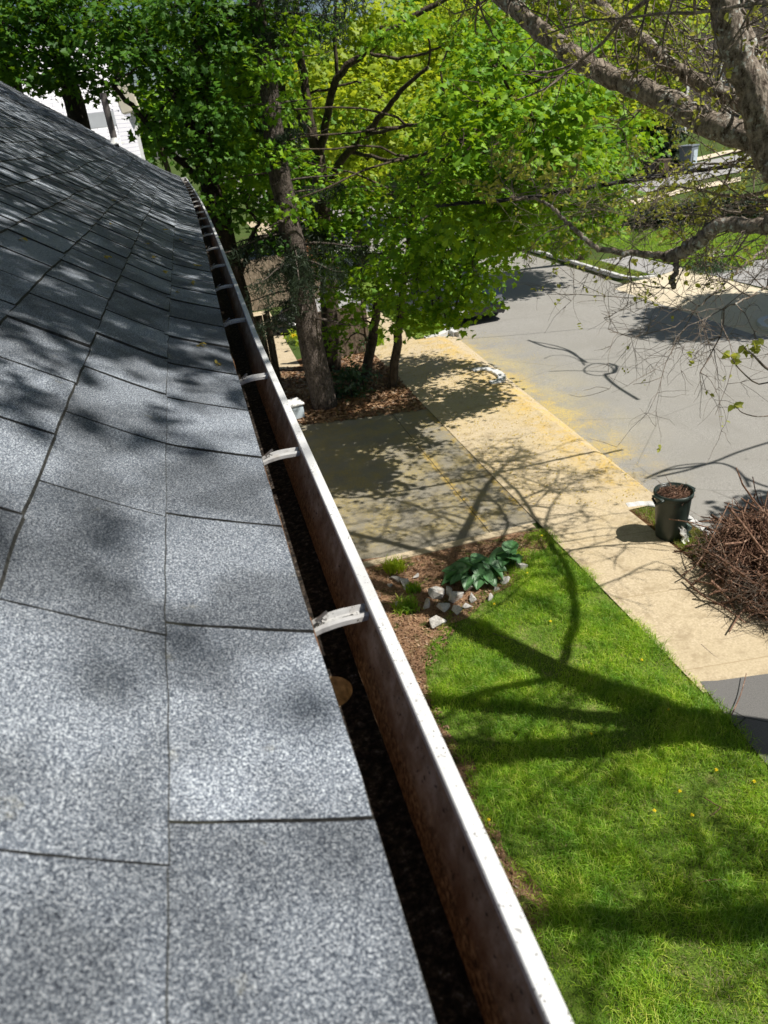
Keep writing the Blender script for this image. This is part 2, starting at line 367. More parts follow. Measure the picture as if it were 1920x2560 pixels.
def link(name, me, parent=None, loc=None):
    o = bpy.data.objects.new(name, me); COL.objects.link(o)
    if parent is not None: o.parent = parent
    if loc is not None: o.location = loc
    return o

def wloc(o):
    p = Vector((0, 0, 0))
    while o is not None: p = p + o.location; o = o.parent
    return p

def tag(o, label=None, cat=None, group=None, kind=None):
    if label: o['label'] = label
    if cat: o['category'] = cat
    if group: o['group'] = group
    if kind: o['kind'] = kind
    return o
def thing(name, label, cat, loc=(0, 0, 0), group=None):
    return tag(link(name, None, None, loc), label, cat, group)

class MB:
    def __init__(s): s.V = []; s.L = []; s.S = []; s.MI = []; s.nl = 0; s.m = 0
    def face(s, idx):
        s.S.append(s.nl); s.L.extend(idx); s.nl += len(idx); s.MI.append(s.m)
    def verts(s, vs):
        b = len(s.V); s.V.extend([tuple(v) for v in vs]); return b
    def poly(s, vs): b = s.verts(vs); s.face(list(range(b, b + len(vs)))); return s
    def box(s, c, size, rot=None, bev=0.0):
        hx, hy, hz = [k / 2 for k in size]
        if bev > 0:
            bm = bmesh.new(); bmesh.ops.create_cube(bm, size=1)
            for v in bm.verts: v.co = Vector((v.co.x * 2 * hx, v.co.y * 2 * hy, v.co.z * 2 * hz))
            bmesh.ops.bevel(bm, geom=bm.edges[:], offset=bev, segments=2, affect='EDGES', profile=.6)
            s.from_bm(bm, Matrix.Translation(c) @ (rot.to_4x4() if rot else Matrix.Identity(4))); return s
        P = [Vector((x * hx, y * hy, z * hz)) for x in (-1, 1) for y in (-1, 1) for z in (-1, 1)]
        if rot: P = [rot @ p for p in P]
        b = s.verts([p + Vector(c) for p in P])
        for f in ((0, 1, 3, 2), (4, 6, 7, 5), (0, 4, 5, 1), (2, 3, 7, 6), (0, 2, 6, 4), (1, 5, 7, 3)): s.face([b + i for i in f])
        return s
    def from_bm(s, bm, mat=None):
        bm.verts.index_update(); b = s.verts([(mat @ v.co if mat else v.co) for v in bm.verts])
        for f in bm.faces: s.face([b + v.index for v in f.verts])
        bm.free()
    def tube(s, pts, radii, n=6, cap=True, closed=False):
        pts = [Vector(p) for p in pts]
        if isinstance(radii, (int, float)): radii = [radii] * len(pts)
        rings = []; prev = None
        for i, p in enumerate(pts):
            d = (pts[min(i + 1, len(pts) - 1)] - pts[max(i - 1, 0)])
            if d.length < 1e-9: d = Vector((0, 0, 1))
            d.normalize()
            if prev is None:
                a = Vector((0, 0, 1)) if abs(d.z) < .9 else Vector((1, 0, 0)); u = d.cross(a).normalized()
            else:
                u = (prev - d * prev.dot(d))
                u = u.normalized() if u.length > 1e-6 else d.orthogonal().normalized()
            prev = u; w = d.cross(u)
            rings.append(s.verts([p + (u * math.cos(2 * math.pi * k / n) + w * math.sin(2 * math.pi * k / n)) * radii[i] for k in range(n)]))
        for a, b in zip(rings, rings[1:]):
            for k in range(n): s.face([a + k, a + (k + 1) % n, b + (k + 1) % n, b + k])
        if cap:
            s.face([rings[0] + k for k in reversed(range(n))]); s.face([rings[-1] + k for k in range(n)])
        return s
    def lathe(s, prof, c, n=24, cap0=True, cap1=False):
        rings = [s.verts([(c[0] + r * math.cos(2 * math.pi * k / n), c[1] + r * math.sin(2 * math.pi * k / n), c[2] + z) for k in range(n)]) for r, z in prof]
        for a, b in zip(rings, rings[1:]):
            for k in range(n): s.face([a + k, a + (k + 1) % n, b + (k + 1) % n, b + k])
        if cap0: s.face([rings[0] + k for k in reversed(range(n))])
        if cap1: s.face([rings[-1] + k for k in range(n)])
        return s
    def extrude(s, prof, axis_pts):                       # closed section swept along explicit frames
        rings = [s.verts(f(prof)) for f in axis_pts]; n = len(prof)
        for a, b in zip(rings, rings[1:]):
            for k in range(n): s.face([a + k, a + (k + 1) % n, b + (k + 1) % n, b + k])
        s.face([rings[0] + k for k in reversed(range(n))]); s.face([rings[-1] + k for k in range(n)])
        return s
    def sheet(s, poly, z, thick=0.0):
        P = [(p[0], p[1], (p[2] if len(p) > 2 else 0) + z) for p in poly]
        b = s.verts(P); n = len(P); s.face(list(range(b, b + n)))
        if thick:
            c = s.verts([(x, y, zz - thick) for x, y, zz in P])
            s.face([c + k for k in reversed(range(n))])
            for k in range(n): s.face([b + k, c + k, c + (k + 1) % n, b + (k + 1) % n])
        return s
    def build(s, name, mats, parent=None, smooth=False, loc=None):
        if isinstance(mats, str): mats = [mats]
        base = wloc(parent) if parent is not None else Vector((0, 0, 0))
        if loc is not None: base = base + Vector(loc) - (Vector((0, 0, 0)))
        V = np.array(s.V, dtype=np.float64) - np.array(base)
        return link(name, raw_mesh(name, V, s.L, s.S, mats, s.MI, smooth), parent, loc)

def frames(N):                                            # random tangent frames for normals N
    N = N / np.linalg.norm(N, axis=1, keepdims=True)
    a = RNG.normal(size=N.shape); U = np.cross(N, a); U /= np.linalg.norm(U, axis=1, keepdims=True)
    return U, np.cross(N, U), N
MAPLE = np.array([(0, 0, 0), (0, 1, 0), (.34, .0, -.06), (.27, .22, -.05), (.56, .42, -.16), (.26, .50, -.05),
                  (-.34, .0, -.06), (-.27, .22, -.05), (-.56, .42, -.16), (-.26, .50, -.05)])
MAPLE_F = [(0, 2, 3, 4, 5, 1), (0, 1, 9, 8, 7, 6)]
OVAL = np.array([(0, 0, 0), (0, 1, -.05), (.30, .28, .06), (.24, .68, .04), (-.30, .28, .06), (-.24, .68, .04)])
OVAL_F = [(0, 2, 3, 1), (0, 1, 5, 4)]
def leaves(name, P, N, size, mat, parent=None, shape='maple'):
    T, F = (MAPLE, MAPLE_F) if shape == 'maple' else (OVAL, OVAL_F)
    if shape == 'needle':
        T = np.array([(-.06, 0, 0), (.06, 0, 0), (.045, .6, -.03), (-.045, .6, -.03), (.0, 1., -.06)]); F = [(0, 1, 2, 4, 3)]
    n = len(P); U, W, Z = frames(N); size = np.broadcast_to(size, (n,))
    base = np.array(wloc(parent)) if parent is not None else np.zeros(3)
    V = (P - base)[:, None, :] + size[:, None, None] * (T[None, :, 0:1] * U[:, None, :] + (T[None, :, 1:2] - .3) * W[:, None, :] + T[None, :, 2:3] * Z[:, None, :])
    k = len(T); fl = np.concatenate([np.array(f) for f in F]); st = np.cumsum([0] + [len(f) for f in F])[:-1]
    L = (np.arange(n)[:, None] * k + fl[None, :]).ravel(); SS = (np.arange(n)[:, None] * len(fl) + st[None, :]).ravel()
    return link(name, raw_mesh(name, V.reshape(-1, 3), L, SS, [mat]), parent)

def blob_leaves(blobs, dens, per=11, spread=.17, up=1.0, shell=.45, rnd=.65):
    Ps, Ns, C = [], [], []
    for c, r in blobs:
        nc = max(4, int(dens * .62 * r * r)); pr = int(per * 1.5)
        d = RNG.normal(size=(nc, 3)); d /= np.linalg.norm(d, axis=1, keepdims=True)
        cl = np.array(c) + d * (r * RNG.random((nc, 1)) ** shell) * np.array([1, 1, .85])
        C.append(cl)
        cn = d * .6 + np.array([.1, -.15, up]) + RNG.normal(size=(nc, 3)) * .38
        off = RNG.normal(size=(nc * pr, 3)) * np.array([spread, spread, spread * .32]) * 1.2
        off = np.clip(off, -2.0 * spread, 2.0 * spread); off[:, 2] -= np.minimum(.9 * spread, .45 * (off[:, 0] ** 2 + off[:, 1] ** 2) / spread)                 # sprays droop at their rims
        q = np.repeat(cl, pr, 0) + off
        nn = np.repeat(cn, pr, 0) + RNG.normal(size=(nc * pr, 3)) * rnd * .75
        Ps.append(q); Ns.append(nn)
    return np.concatenate(Ps), np.concatenate(Ns), C

def to_ground(pts, z=0.0):                               # continue a trunk polyline straight down to the soil
    a, b = pts[0], pts[1]
    if a.z - z < .05: return pts
    d = (a - b); d.z = min(d.z, -.1); k = (z - a.z) / d.z
    return [Vector((a.x + d.x * k * .5, a.y + d.y * k * .5, z))] + pts
def rad(n, a, b): return [a + (b - a) * i / max(1, n - 1) for i in range(n)]
def refine(pts, n=4, jit=.0):                           # Catmull-Rom smoothing of a limb
    pts = [Vector(p) for p in pts]; out = []
    for i in range(len(pts) - 1):
        p0, p1, p2, p3 = pts[max(i - 1, 0)], pts[i], pts[i + 1], pts[min(i + 2, len(pts) - 1)]
        for k in range(n):
            t = k / n
            q = .5 * ((2 * p1) + (p2 - p0) * t + (2 * p0 - 5 * p1 + 4 * p2 - p3) * t * t + (3 * p1 - p0 - 3 * p2 + p3) * t ** 3)
            out.append(q + Vector([random.gauss(0, jit) for _ in range(3)]) if jit else q)
    return out + [pts[-1]]

# ------------------------------------------------------------------ terrain, road, pavements
def structure(name, mb, mat): return tag(mb.build(name, mat), kind='structure')
def smooth_poly(pts, n=3, jit=.03):
    pts = [Vector((p[0], p[1], 0)) for p in pts]; out = []
    for i in range(len(pts)):
        p0, p1, p2, p3 = pts[i - 1], pts[i], pts[(i + 1) % len(pts)], pts[(i + 2) % len(pts)]
        for k in range(n):
            t = k / n
            q = .5 * ((2 * p1) + (p2 - p0) * t + (2 * p0 - 5 * p1 + 4 * p2 - p3) * t * t + (3 * p1 - p0 - 3 * p2 + p3) * t ** 3)
            out.append((q.x + random.gauss(0, jit), q.y + random.gauss(0, jit)))
    return out

b = MB()                                                  # one sheet to the horizon; road bed lies 0.12 lower
xs = [-400, -60, 6.28, 6.36, 13.9, 14.05, 15.2, 15.8, 16.5, 17.1, 17.7, 19, 60, 140, 400]
ys = [-300, -40, -6, 27, 28, 30, 34, 40, 60, 90, 140, 400]
def gz(x, y):
    if 6.3 < x < 14.0: return -.13
    return min(terrain(x, y), 9.0 + .002 * y)
rows = [b.verts([(x, y, gz(x, y)) for x in xs]) for y in ys]
for a, c in zip(rows, rows[1:]):
    for k in range(len(xs) - 1): b.face([a + k, a + k + 1, c + k + 1, c + k])
structure('ground', b, 'ground')
b = MB(); yr = list(np.linspace(-40, 140, 46)); ra = [b.verts([(6.30, y, -.10), (10.1, y, -.055), (13.95, y, -.10)]) for y in yr]
for a, c in zip(ra, ra[1:]): b.face([a, a + 1, c + 1, c]); b.face([a + 1, a + 2, c + 2, c + 1])
structure('road', b, 'road')
structure('lawn', MB().sheet([(-.2, -3), (4.27, -3), (4.27, 9.15), (-.2, 9.15)], .004), 'lawn')
structure('mulch_bed', MB().sheet(smooth_poly([(-.25, 3.2), (1.5, 3.3), (1.56, 4.1), (1.5, 4.6), (1.62, 5.2), (1.46, 5.8), (1.6, 6.7), (2.0, 7.3), (2.4, 7.45), (2.9, 7.75), (3.4, 8.05), (3.5, 8.45), (4.05, 8.6), (4.2, 9.1), (2.5, 9.14), (-.25, 9.14)]), .012), 'mulch')
structure('driveway', MB().sheet([(-.3, 9.32), (4.25, 9.32), (4.25, 15.6), (3.0, 15.9), (1.2, 16.6), (-.3, 16.8)], .010), 'drive')
structure('driveway_edging', MB().sheet([(-.3, 9.16), (4.15, 9.16), (4.15, 9.31), (-.3, 9.31)], .028, .06), 'concrete')
structure('leaf_mould_bed', MB().sheet(smooth_poly([(.9, 15.9), (2.2, 15.6), (3.4, 15.75), (4.1, 15.2), (4.24, 16.5), (4.24, 20.2), (3, 21), (1, 20), (.5, 17.5)], 3, .05), .016), 'mould')
structure('garden_path', MB().sheet([(1.35, 17.2), (2.15, 17.2), (2.2, 28), (1.6, 28)], .022), 'concrete')
# near pavement, then the apron that slopes to the road
b = MB(); ys2 = list(np.linspace(5.18, 60, 60)); rr = []
for y in ys2: rr.append(b.verts([(4.25, y, .022), (5.66, y, .022)]))
for a, c in zip(rr, rr[1:]): b.face([a, a + 1, c + 1, c])
structure('pavement', b, 'concrete')
b = MB(); rr = []
for y in np.linspace(9.05, 20.6, 24):
    w = 6.36 + .045 * (y - 9)
    rr.append(b.verts([(5.663, y, .020), (6.29, y, .012), (min(w, 6.9), y, -.085)]))
for a, c in zip(rr, rr[1:]): b.face([a, a + 1, c + 1, c]); b.face([a + 1, a + 2, c + 2, c + 1])
structure('apron', b, 'concrete')
structure('asphalt_path', MB().sheet([(4.2, -6), (5.66, -6), (5.66, 5.2), (5.2, 5.15), (4.95, 5.2), (4.5, 5.28), (4.32, 5.34), (4.27, 5.0), (4.2, 4.2)], .026), 'patch')
structure('verge', MB().sheet([(5.67, -6), (6.24, -6), (6.24, 8.7), (6.0, 9.0), (5.67, 9.04)], .014), 'mould')
structure('far_verge', MB().sheet([(5.75, 20.7), (6.7, 20.8), (6.75, 60), (5.75, 60)], .018), 'lawn')
structure('neighbour_driveway', MB().sheet([(3.2, 25), (5.7, 25), (5.7, 44), (2.6, 44)], .03), 'road2')
# far side of the street
b = MB(); b.sheet([(14.25, 15.2), (16.1, 15.6), (16.35, 22.9), (16.35, 23.6), (14.95, 22.95), (14.05, 22.9), (14.05, 15.5)], .022)
b.sheet([(13.3, 15.7, -.115), (14.05, 15.5, 0), (14.05, 22.9, 0), (13.3, 22.8, -.115)], .0225); structure('far_apron', b, 'concrete2')
structure('far_path', MB().sheet([(15.05, 23.0), (16.4, 23.65), (16.35, 27.0), (15.0, 27.0)], .026), 'road2')
structure('far_driveway', MB().sheet([(16.36, 15.5), (27, 15.5), (27, 20.6), (21, 22.0), (18.6, 22.9), (16.9, 23.6), (16.36, 23.55)], .026), 'road2')
b = MB()
P0 = [(16.5, 23.7), (17.0, 23.65), (18.9, 22.95), (21.4, 22.1), (30, 20.8)]
rows = []
for k, u in enumerate(np.linspace(0, 1, 9)):
    rows.append(b.verts([(x, y + (31.5 - y) * u, terrain(x, y + (31.5 - y) * u) + .03) for x, y in P0]))
for a, c in zip(rows, rows[1:]):
    for k in range(len(P0) - 1): b.face([a + k, a + k + 1, c + k + 1, c + k])
structure('far_lawn', b, 'lawn')
def band(name, top, bot, mat, lift):
    b = MB(); A = [hit(*p) for p in top]; B = [hit(*p) for p in bot]
    ia = b.verts([p + Vector((0, 0, lift)) for p in B]); ib = b.verts([p + Vector((0, 0, lift)) for p in A])
    for k in range(len(A) - 1): b.face([ia + k, ia + k + 1, ib + k + 1, ib + k])
    structure(name, b, mat)
band('side_street', [(1290, 412), (1380, 385), (1450, 366), (1560, 342), (1680, 322)], [(1290, 448), (1380, 424), (1450, 405), (1560, 380), (1680, 360)], 'road2', .05)
band('side_street_pavement', [(1290, 452), (1360, 436), (1430, 420), (1480, 408), (1600, 385)], [(1290, 466), (1360, 447), (1430, 431), (1480, 418), (1600, 394)], 'concrete2', .06)
band('side_street_far_pavement', [(1290, 396), (1380, 370), (1450, 356), (1560, 330), (1680, 310)], [(1290, 406), (1380, 381), (1450, 363), (1560, 338), (1680, 318)], 'concrete2', .06)

# ------------------------------------------------------------------ granite kerb stones
def kerb(path, label, w=.13, h=.13, z=.035, group='granite kerb stones'):
    pts = refine([Vector((p[0], p[1], 0)) for p in path], 5); b = MB(); rings = []
    for i, p in enumerate(pts):
        d = (pts[min(i + 1, len(pts) - 1)] - pts[max(i - 1, 0)]).normalized(); nrm = Vector((-d.y, d.x, 0))
        dz = p.z if len(path[0]) < 3 else 0
        j = random.gauss(0, .004)
        rings.append(b.verts([p - nrm * w / 2 + Vector((0, 0, z - h)), p - nrm * w / 2 + Vector((0, 0, z - .012)), p - nrm * (w / 2 - .012) + Vector((0, 0, z + j)), p + nrm * (w / 2 - .012) + Vector((0, 0, z + j)), p + nrm * w / 2 + Vector((0, 0, z - .012)), p + nrm * w / 2 + Vector((0, 0, z - h))]))
    for a, c in zip(rings, rings[1:]):
        for k in range(6): b.face([a + k, a + (k + 1) % 6, c + (k + 1) % 6, c + k])
    b.face([rings[0] + k for k in range(6)]); b.face([rings[-1] + k for k in reversed(range(6))])
    o = b.build('kerb_stone', 'granite', None, False, pts[len(pts) // 2])
    return tag(o, label, 'kerb stone', group)
kerb([(6.31, -6), (6.31, 4), (6.31, 8.0), (6.24, 8.75), (6.05, 9.1), (5.72, 9.2)], 'long granite kerb curving in to a white end behind the rubbish bin', .14, .2, .03)
kerb([(6.05, 16.95), (6.3, 16.95), (6.5, 16.6), (6.5, 16.15), (6.3, 15.85), (6.08, 15.85)], 'small hook shaped granite kerb stone alone on the near pavement edge', .2, .16, .045)
kerb([(5.95, 20.6), (6.35, 20.66), (6.72, 20.95), (6.84, 21.5), (6.9, 24), (6.95, 60)], 'granite kerb turning a corner around the grass tuft near the parked car', .16, .2, .06)
kerb([(14.2, 60), (14.15, 30), (14.12, 26), (14.1, 24.2), (14.2, 23.35), (14.55, 23.05), (15.0, 23.0)], 'white curved granite kerb on the far side of the street beside the lawn', .16, .26, .10)
kerb([(14.4, 16.75), (14.0, 16.6), (13.75, 16.2), (13.7, 15.4), (13.75, 10), (13.75, -6)], 'granite kerb on the far side, rounded end in the tree shadow', .16, .26, .06)

# ------------------------------------------------------------------ own house: shingle roof, gutter, wall
house = thing('house', 'grey shingled house with a white gutter running along its low eave', 'house', (-3.9, 7.4, 0))
EX = .193; YEND = 15.62
sN = np.array([0, .1, .17, .21, .30, .45, .8, 6.]); aN = np.radians([21, 22, 23.5, 31, 34, 34, 33.5, 33.5])
aF = np.radians([26, 28, 30, 32, 33.5, 34.5, 35.5, 35.5])
ss = np.linspace(0, 5.6, 1121)
def integ(a):
    A = np.interp(ss, sN, a); ds = ss[1] - ss[0]
    return np.concatenate([[0], np.cumsum(np.cos(A[:-1]) * ds)]), np.concatenate([[0], np.cumsum(np.sin(A[:-1]) * ds)])
xN, zN = integ(aN); xF, zF = integ(aF)
def bow(Y): return .055 * math.sin(math.pi * (Y - 2.6) / 13.0) if 2.6 < Y < 15.6 else 0.0
def eave_z(Y): return 5.2 + .05 * max(0, (Y - 4) / 11.5) ** 2
def roofpt(s, Y, lift=0.0):
    t = min(1, max(0, Y / 15.)); t = t * t * (3 - 2 * t) if t < 1 else 1
    x = np.interp(s, ss, xN) * (1 - t) + np.interp(s, ss, xF) * t; z = np.interp(s, ss, zN) * (1 - t) + np.interp(s, ss, zF) * t
    amp = min(1, max(0, (Y - 1) / 4)); wv = amp * min(1, s / .5) * (.009 * math.sin(1.5 * Y + 2.2 * s) + .006 * math.sin(2.7 * Y - 1.3 * s + 1))
    return Vector((.0515 - .006 * min(1, max(0, (Y - .55) / .35)) + bow(Y) - x, Y, eave_z(Y) + z + wv + lift))
ROWS = 24
b = MB()
def tab(k, y0, y1):
    s0 = k * EX + random.gauss(0, .0012); s1 = (k + 1) * EX + .012; ns, ny = 6, 6
    if k == 0: s0 = -.002 + random.gauss(0, .0025)
    lb = (.0050 if k != 1 else .0030) + random.random() * .0018; tw = random.gauss(0, .0008); curl = abs(random.gauss(.0042, .0016)) * min(1, max(0, y0 - .7) / 1.4)
    g = []
    for i in range(ns + 1):
        s = s0 + (s1 - s0) * i / ns; f = 1 - i / ns
        g.append([b.verts([roofpt(s + (random.gauss(0, .0008) if i == 0 else 0), y0 + (y1 - y0) * j / ny + random.gauss(0, .0005), .0015 + (lb + tw * (2 * j / ny - 1)) * f + curl * (1 - j / ny) ** 3)]) for j in range(ny + 1)])
    b.m = 0
    for i in range(ns):
        for j in range(ny): b.face([g[i][j], g[i][j + 1], g[i + 1][j + 1], g[i + 1][j]])
    b.m = 1
    lo = [b.verts([Vector(b.V[g[0][j]]) + Vector((.0012, 0, -.0065))]) for j in range(ny + 1)]
    for j in range(ny): b.face([lo[j], lo[j + 1], g[0][j + 1], g[0][j]])
    for j, sgn in ((0, 1), (ny, -1)):
        for i in range(ns):
            p, q = Vector(b.V[g[i][j]]), Vector(b.V[g[i + 1][j]])
            c = b.verts([p - Vector((0, 0, .010)), q - Vector((0, 0, .010))])
            b.face([c, g[i][j], g[i + 1][j], c + 1] if sgn > 0 else [c + 1, g[i + 1][j], g[i][j], c])
Y0 = {0: 0.836 * .6 - .3 * 6 - .004, 1: .36 - 1.8}
for k in range(ROWS):
    y = -1.9 + (0.302 if k % 2 == 0 else .145) + ((k * 37) % 11) * .006
    if k == 0: y = .495 - 7 * .316
    if k == 1: y = .448 - 7 * .33
    while y < YEND - .02:
        w = (.33 if k == 1 else .316) + (random.gauss(0, .003) if y > 3 else 0); y1 = min(y + w, YEND); g_ = .0014 + .0013 * min(1, max(0, y - 1.2) / 4) + abs(random.gauss(0, .0008))
        tab(k, y + g_, y1 - g_); y = y1
roof = b.build('roof', ['shingle', 'shingle_edge'], house)
b = MB(); rows = []
yy = list(np.linspace(-2.2, YEND, 60))
for i in range(40):
    s = (ROWS * EX) * i / 39; rows.append(b.verts([roofpt(s, y, -.002) for y in yy]))
for a, c in zip(rows, rows[1:]):
    for k in range(len(yy) - 1): b.face([a + k, a + k + 1, c + k + 1, c + k])
rid = [roofpt(ROWS * EX, y, -.002) for y in yy]                 # back slope
ia = b.verts(rid); ib = b.verts([Vector((-8.0, p.y, 5.2)) for p in rid])
for k in range(len(yy) - 1): b.face([ia + k, ia + k + 1, ib + k + 1, ib + k])
felt = b.build('roof_deck', 'felt', roof)
b = MB()                                                        # rake board at the far gable
for i in range(22):
    s0, s1 = ROWS * EX * i / 22, ROWS * EX * (i + 1) / 22
    p, q = roofpt(s0, YEND, -.006), roofpt(s1, YEND, -.006)
    b.poly([p + Vector((0, -.02, 0)), p + Vector((0, .01, 0)), q + Vector((0, .01, 0)), q + Vector((0, -.02, 0))])
    b.poly([p + Vector((0, .01, -.18)), q + Vector((0, .01, -.18)), q + Vector((0, .01, 0)), p + Vector((0, .01, 0))])
b.build('rake_board', 'trim', roof)
# vent pipe standing near the far rake
pb = at(247, 306, 14.75); rp = min((roofpt(s, 14.75) for s in np.linspace(.2, 3, 120)), key=lambda p: abs(p.x - pb.x))
b = MB().lathe([(.055, -.1), (.055, .78), (.047, .78), (.047, .7)], rp, 20, False, True)
pipe = b.build('vent_pipe', 'pipe', roof, True); pipe['label'] = 'grey vent pipe standing near the far edge of the roof'
b = MB(); b.lathe([(.16, .02), (.075, .06), (.058, .12)], rp, 20, False, False)
p0 = roofpt(.0, 14.75); 
MBf = b; MBf.build('pipe_flashing', 'flash', roof, True)
# walls of the house
b = MB(); b.box((-3.95, 6.6, 2.55), (7.4, 17.2, 5.1)); wall = b.build('wall', 'siding', house)
b = MB(); b.box((-.125, 6.7, 5.115), (.25, 17.8, .02)); b.build('soffit', 'trim', house)
b = MB(); 
for i in range(40):
    y0, y1 = -2.2 + 17.8 * i / 40, -2.2 + 17.8 * (i + 1) / 40
    b.box((-.012 + bow((y0 + y1) / 2), (y0 + y1) / 2, eave_z(y0) - .085), (.02, y1 - y0, .14))
b.build('fascia', 'trim', house)

# gutter: K-style trough, white lip outside, silt inside
ys_g = list(np.linspace(-1.6, .74, 10)) + list(np.linspace(.80, .92, 2)) + list(np.linspace(1.0, YEND - .05, 70))
LIPX, LIPZ, GD = .1536, 5.18, .125
def gpt(x, z, Y): return Vector((x + bow(Y), Y, z + eave_z(Y) - 5.2 + LIPZ))
outer = [(.006, -.015), (.006, -GD), (.112, -GD), (.118, -.085), (.122, -.062), (.138, -.040), (.150, -.020), (.1545, -.006), (.1536, 0.0)]
lip = [(.1536, 0.0), (.1525, .0012), (.137, .0006), (.1355, -.001), (.1352, -.013)]
inner = [(.1352, -.0135), (.1335, -.020), (.124, -.043), (.1145, -.066), (.110, -.088), (.107, -GD + .004)]
bottom = [(.107, -GD + .004), (.085, -GD + .0025), (.05, -GD + .002), (.009, -GD + .003)]
back = [(.009, -GD + .003), (.008, -.06), (.0075, -.015)]
def strip(mb, prof, jit=0):
    prev = None
    for Y in ys_g:
        r = mb.verts([gpt(x, z, Y) for x, z in prof])
        if prev is not None:
            for k in range(len(prof) - 1): mb.face([prev + k, prev + k + 1, r + k + 1, r + k])
        prev = r
b = MB()
prev = None
for Y in ys_g:
    r = b.verts([gpt(x, z, Y) for x, z in outer])
    if prev is not None:
        for k in range(len(outer) - 1):
            if not (k == 1 and .75 < Y and py < .99): b.face([prev + k, prev + k + 1, r + k + 1, r + k])
    prev, py = r, Y
strip(b, lip); b.m = 1; strip(b, inner); b.m = 2
OC, OR = (.054, .86), .036                                         # round outlet hole in the trough floor
prev = None
for Y in ys_g:
    r = b.verts([gpt(x, z, Y) for x, z in bottom])
    if prev is not None and not (.75 < Y and py < .91):
        for k in range(3): b.face([prev + k, prev + k + 1, r + k + 1, r + k])
    prev, py = r, Y
y0, y1 = .74, 1.0
zf = -GD + .0024
ringv = []; rect = []
cor = [math.atan2(yy_ - OC[1], xx_ - OC[0]) % (2 * math.pi) for xx_ in (.009, .107) for yy_ in (y0, y1)]
angs = sorted([2 * math.pi * k / 40 + .01 for k in range(40)] + cor); n = len(angs)
for a in angs:
    ca, sa = math.cos(a), math.sin(a)
    ringv.append(gpt(OC[0] + OR * ca, zf, OC[1] + OR * sa))
    tx = ((.107 - OC[0]) if ca > 0 else (OC[0] - .009)) / max(1e-6, abs(ca)); ty = ((y1 - OC[1]) if sa > 0 else (OC[1] - y0)) / max(1e-6, abs(sa)); t = min(tx, ty)
    rect.append(gpt(OC[0] + t * ca, zf, OC[1] + t * sa))
ia, ib = b.verts(ringv), b.verts(rect)
for k in range(n): b.face([ia + k, ib + k, ib + (k + 1) % n, ia + (k + 1) % n])
b.m = 3; strip(b, back)
gutter = b.build('gutter', ['gutter', 'gutter_in', 'silt', 'drip_wood'], house)
gutter['label'] = 'long white aluminium gutter, dark silt and rust stains inside'
for nm, mt in (('gutter_inside', None),): pass
b = MB(); c0 = gpt(OC[0], zf, OC[1])
b.lathe([(OR, .0005), (OR - .001, -.03), (OR - .003, -.10)], c0, 40, False, False)
b.lathe([(OR - .003, -.10), (.001, -.101)], c0, 40, False, False)
b.build('outlet', 'outlet', gutter, True)
b = MB(); e = gpt(0, 0, YEND - .05); b.box((e.x + .08, e.y, e.z - .056), (.146, .003, .11)); b.build('end_cap', 'gutter', gutter)
b = MB()                                                          # rough wooden edge seen under the shingles
for i in range(90):
    y0 = -1.6 + 17.1 * i / 90; y1 = y0 + 17.1 / 90
    b.box((.036 + bow(y0) + random.gauss(0, .0015), (y0 + y1) / 2, eave_z(y0) - .016), (.02, y1 - y0, .014))
b.build('drip_edge', 'drip_wood', gutter)

def hanger_mesh():
    b = MB()
    xs = np.array([.1345, .118, .100, .086, .074, .062, .050, .036]); zs = np.array([-.019, -.0185, -.018, -.0185, -.020, -.0225, -.0265, -.032])
    ysec = np.array([-.0165, -.0160, -.0125, -.0105, -.0075, .0075, .0105, .0125, .0160, .0165])
    zsec = np.array([-.006, .001, .0045, .0045, -.0035, -.0035, .0045, .0045, .001, -.006])
    top = [b.verts([(x, y * (1.0 if x > .07 else .92), z + dz) for y, dz in zip(ysec, zsec)]) for x, z in zip(xs, zs)]
    bot = [b.verts([(x, y * (1.0 if x > .07 else .92) * .9, z + dz - .0014) for y, dz in zip(ysec, zsec)]) for x, z in zip(xs, zs)]
    n = len(ysec)
    for R_, flip in ((top, 0), (bot, 1)):
        for a, c in zip(R_, R_[1:]):
            for k in range(n - 1): b.face([a + k, a + k + 1, c + k + 1, c + k] if not flip else [c + k, c + k + 1, a + k + 1, a + k])
    for k in range(n - 1):
        b.face([top[-1] + k, top[-1] + k + 1, bot[-1] + k + 1, bot[-1] + k]); b.face([bot[0] + k, bot[0] + k + 1, top[0] + k + 1, top[0] + k])
    for a, c, e, f in zip(top, top[1:], bot, bot[1:]):
        b.face([a, c, f, e]); b.face([e + n - 1, f + n - 1, c + n - 1, a + n - 1])
    b.m = 1                                                       # keyhole slot pressed in the web
    b.box((.104, 0, -.0215), (.013, .0022, .0012)); b.lathe([(.0028, -.0222), (.0028, -.0208)], (.111, 0, 0), 10, True, True)
    b.m = 2                                                       # screw with its coil end
    ax = Matrix.Rotation(R(58), 3, 'Y')
    hel = [ax @ Vector((.0034 * math.cos(t * 2.2), .0034 * math.sin(t * 2.2), -.004 + t * .0026)) + Vector((.062, 0, -.020)) for t in np.linspace(0, 6, 26)]
    b.tube(hel, .0012, 5); b.tube([ax @ Vector((0, 0, -.006)) + Vector((.062, 0, -.013)), ax @ Vector((0, 0, .016)) + Vector((.062, 0, -.013))], .0026, 8)
    return b
hm = None
HY = [.265, .895, 1.56, 2.19, 3.0, 3.8, 4.5, 5.3, 6.15, 6.75, 7.5, 8.2, 9.0, 9.7, 10.4, 11.05, 11.7, 12.35, 13.0, 13.65, 14.3, 14.95]
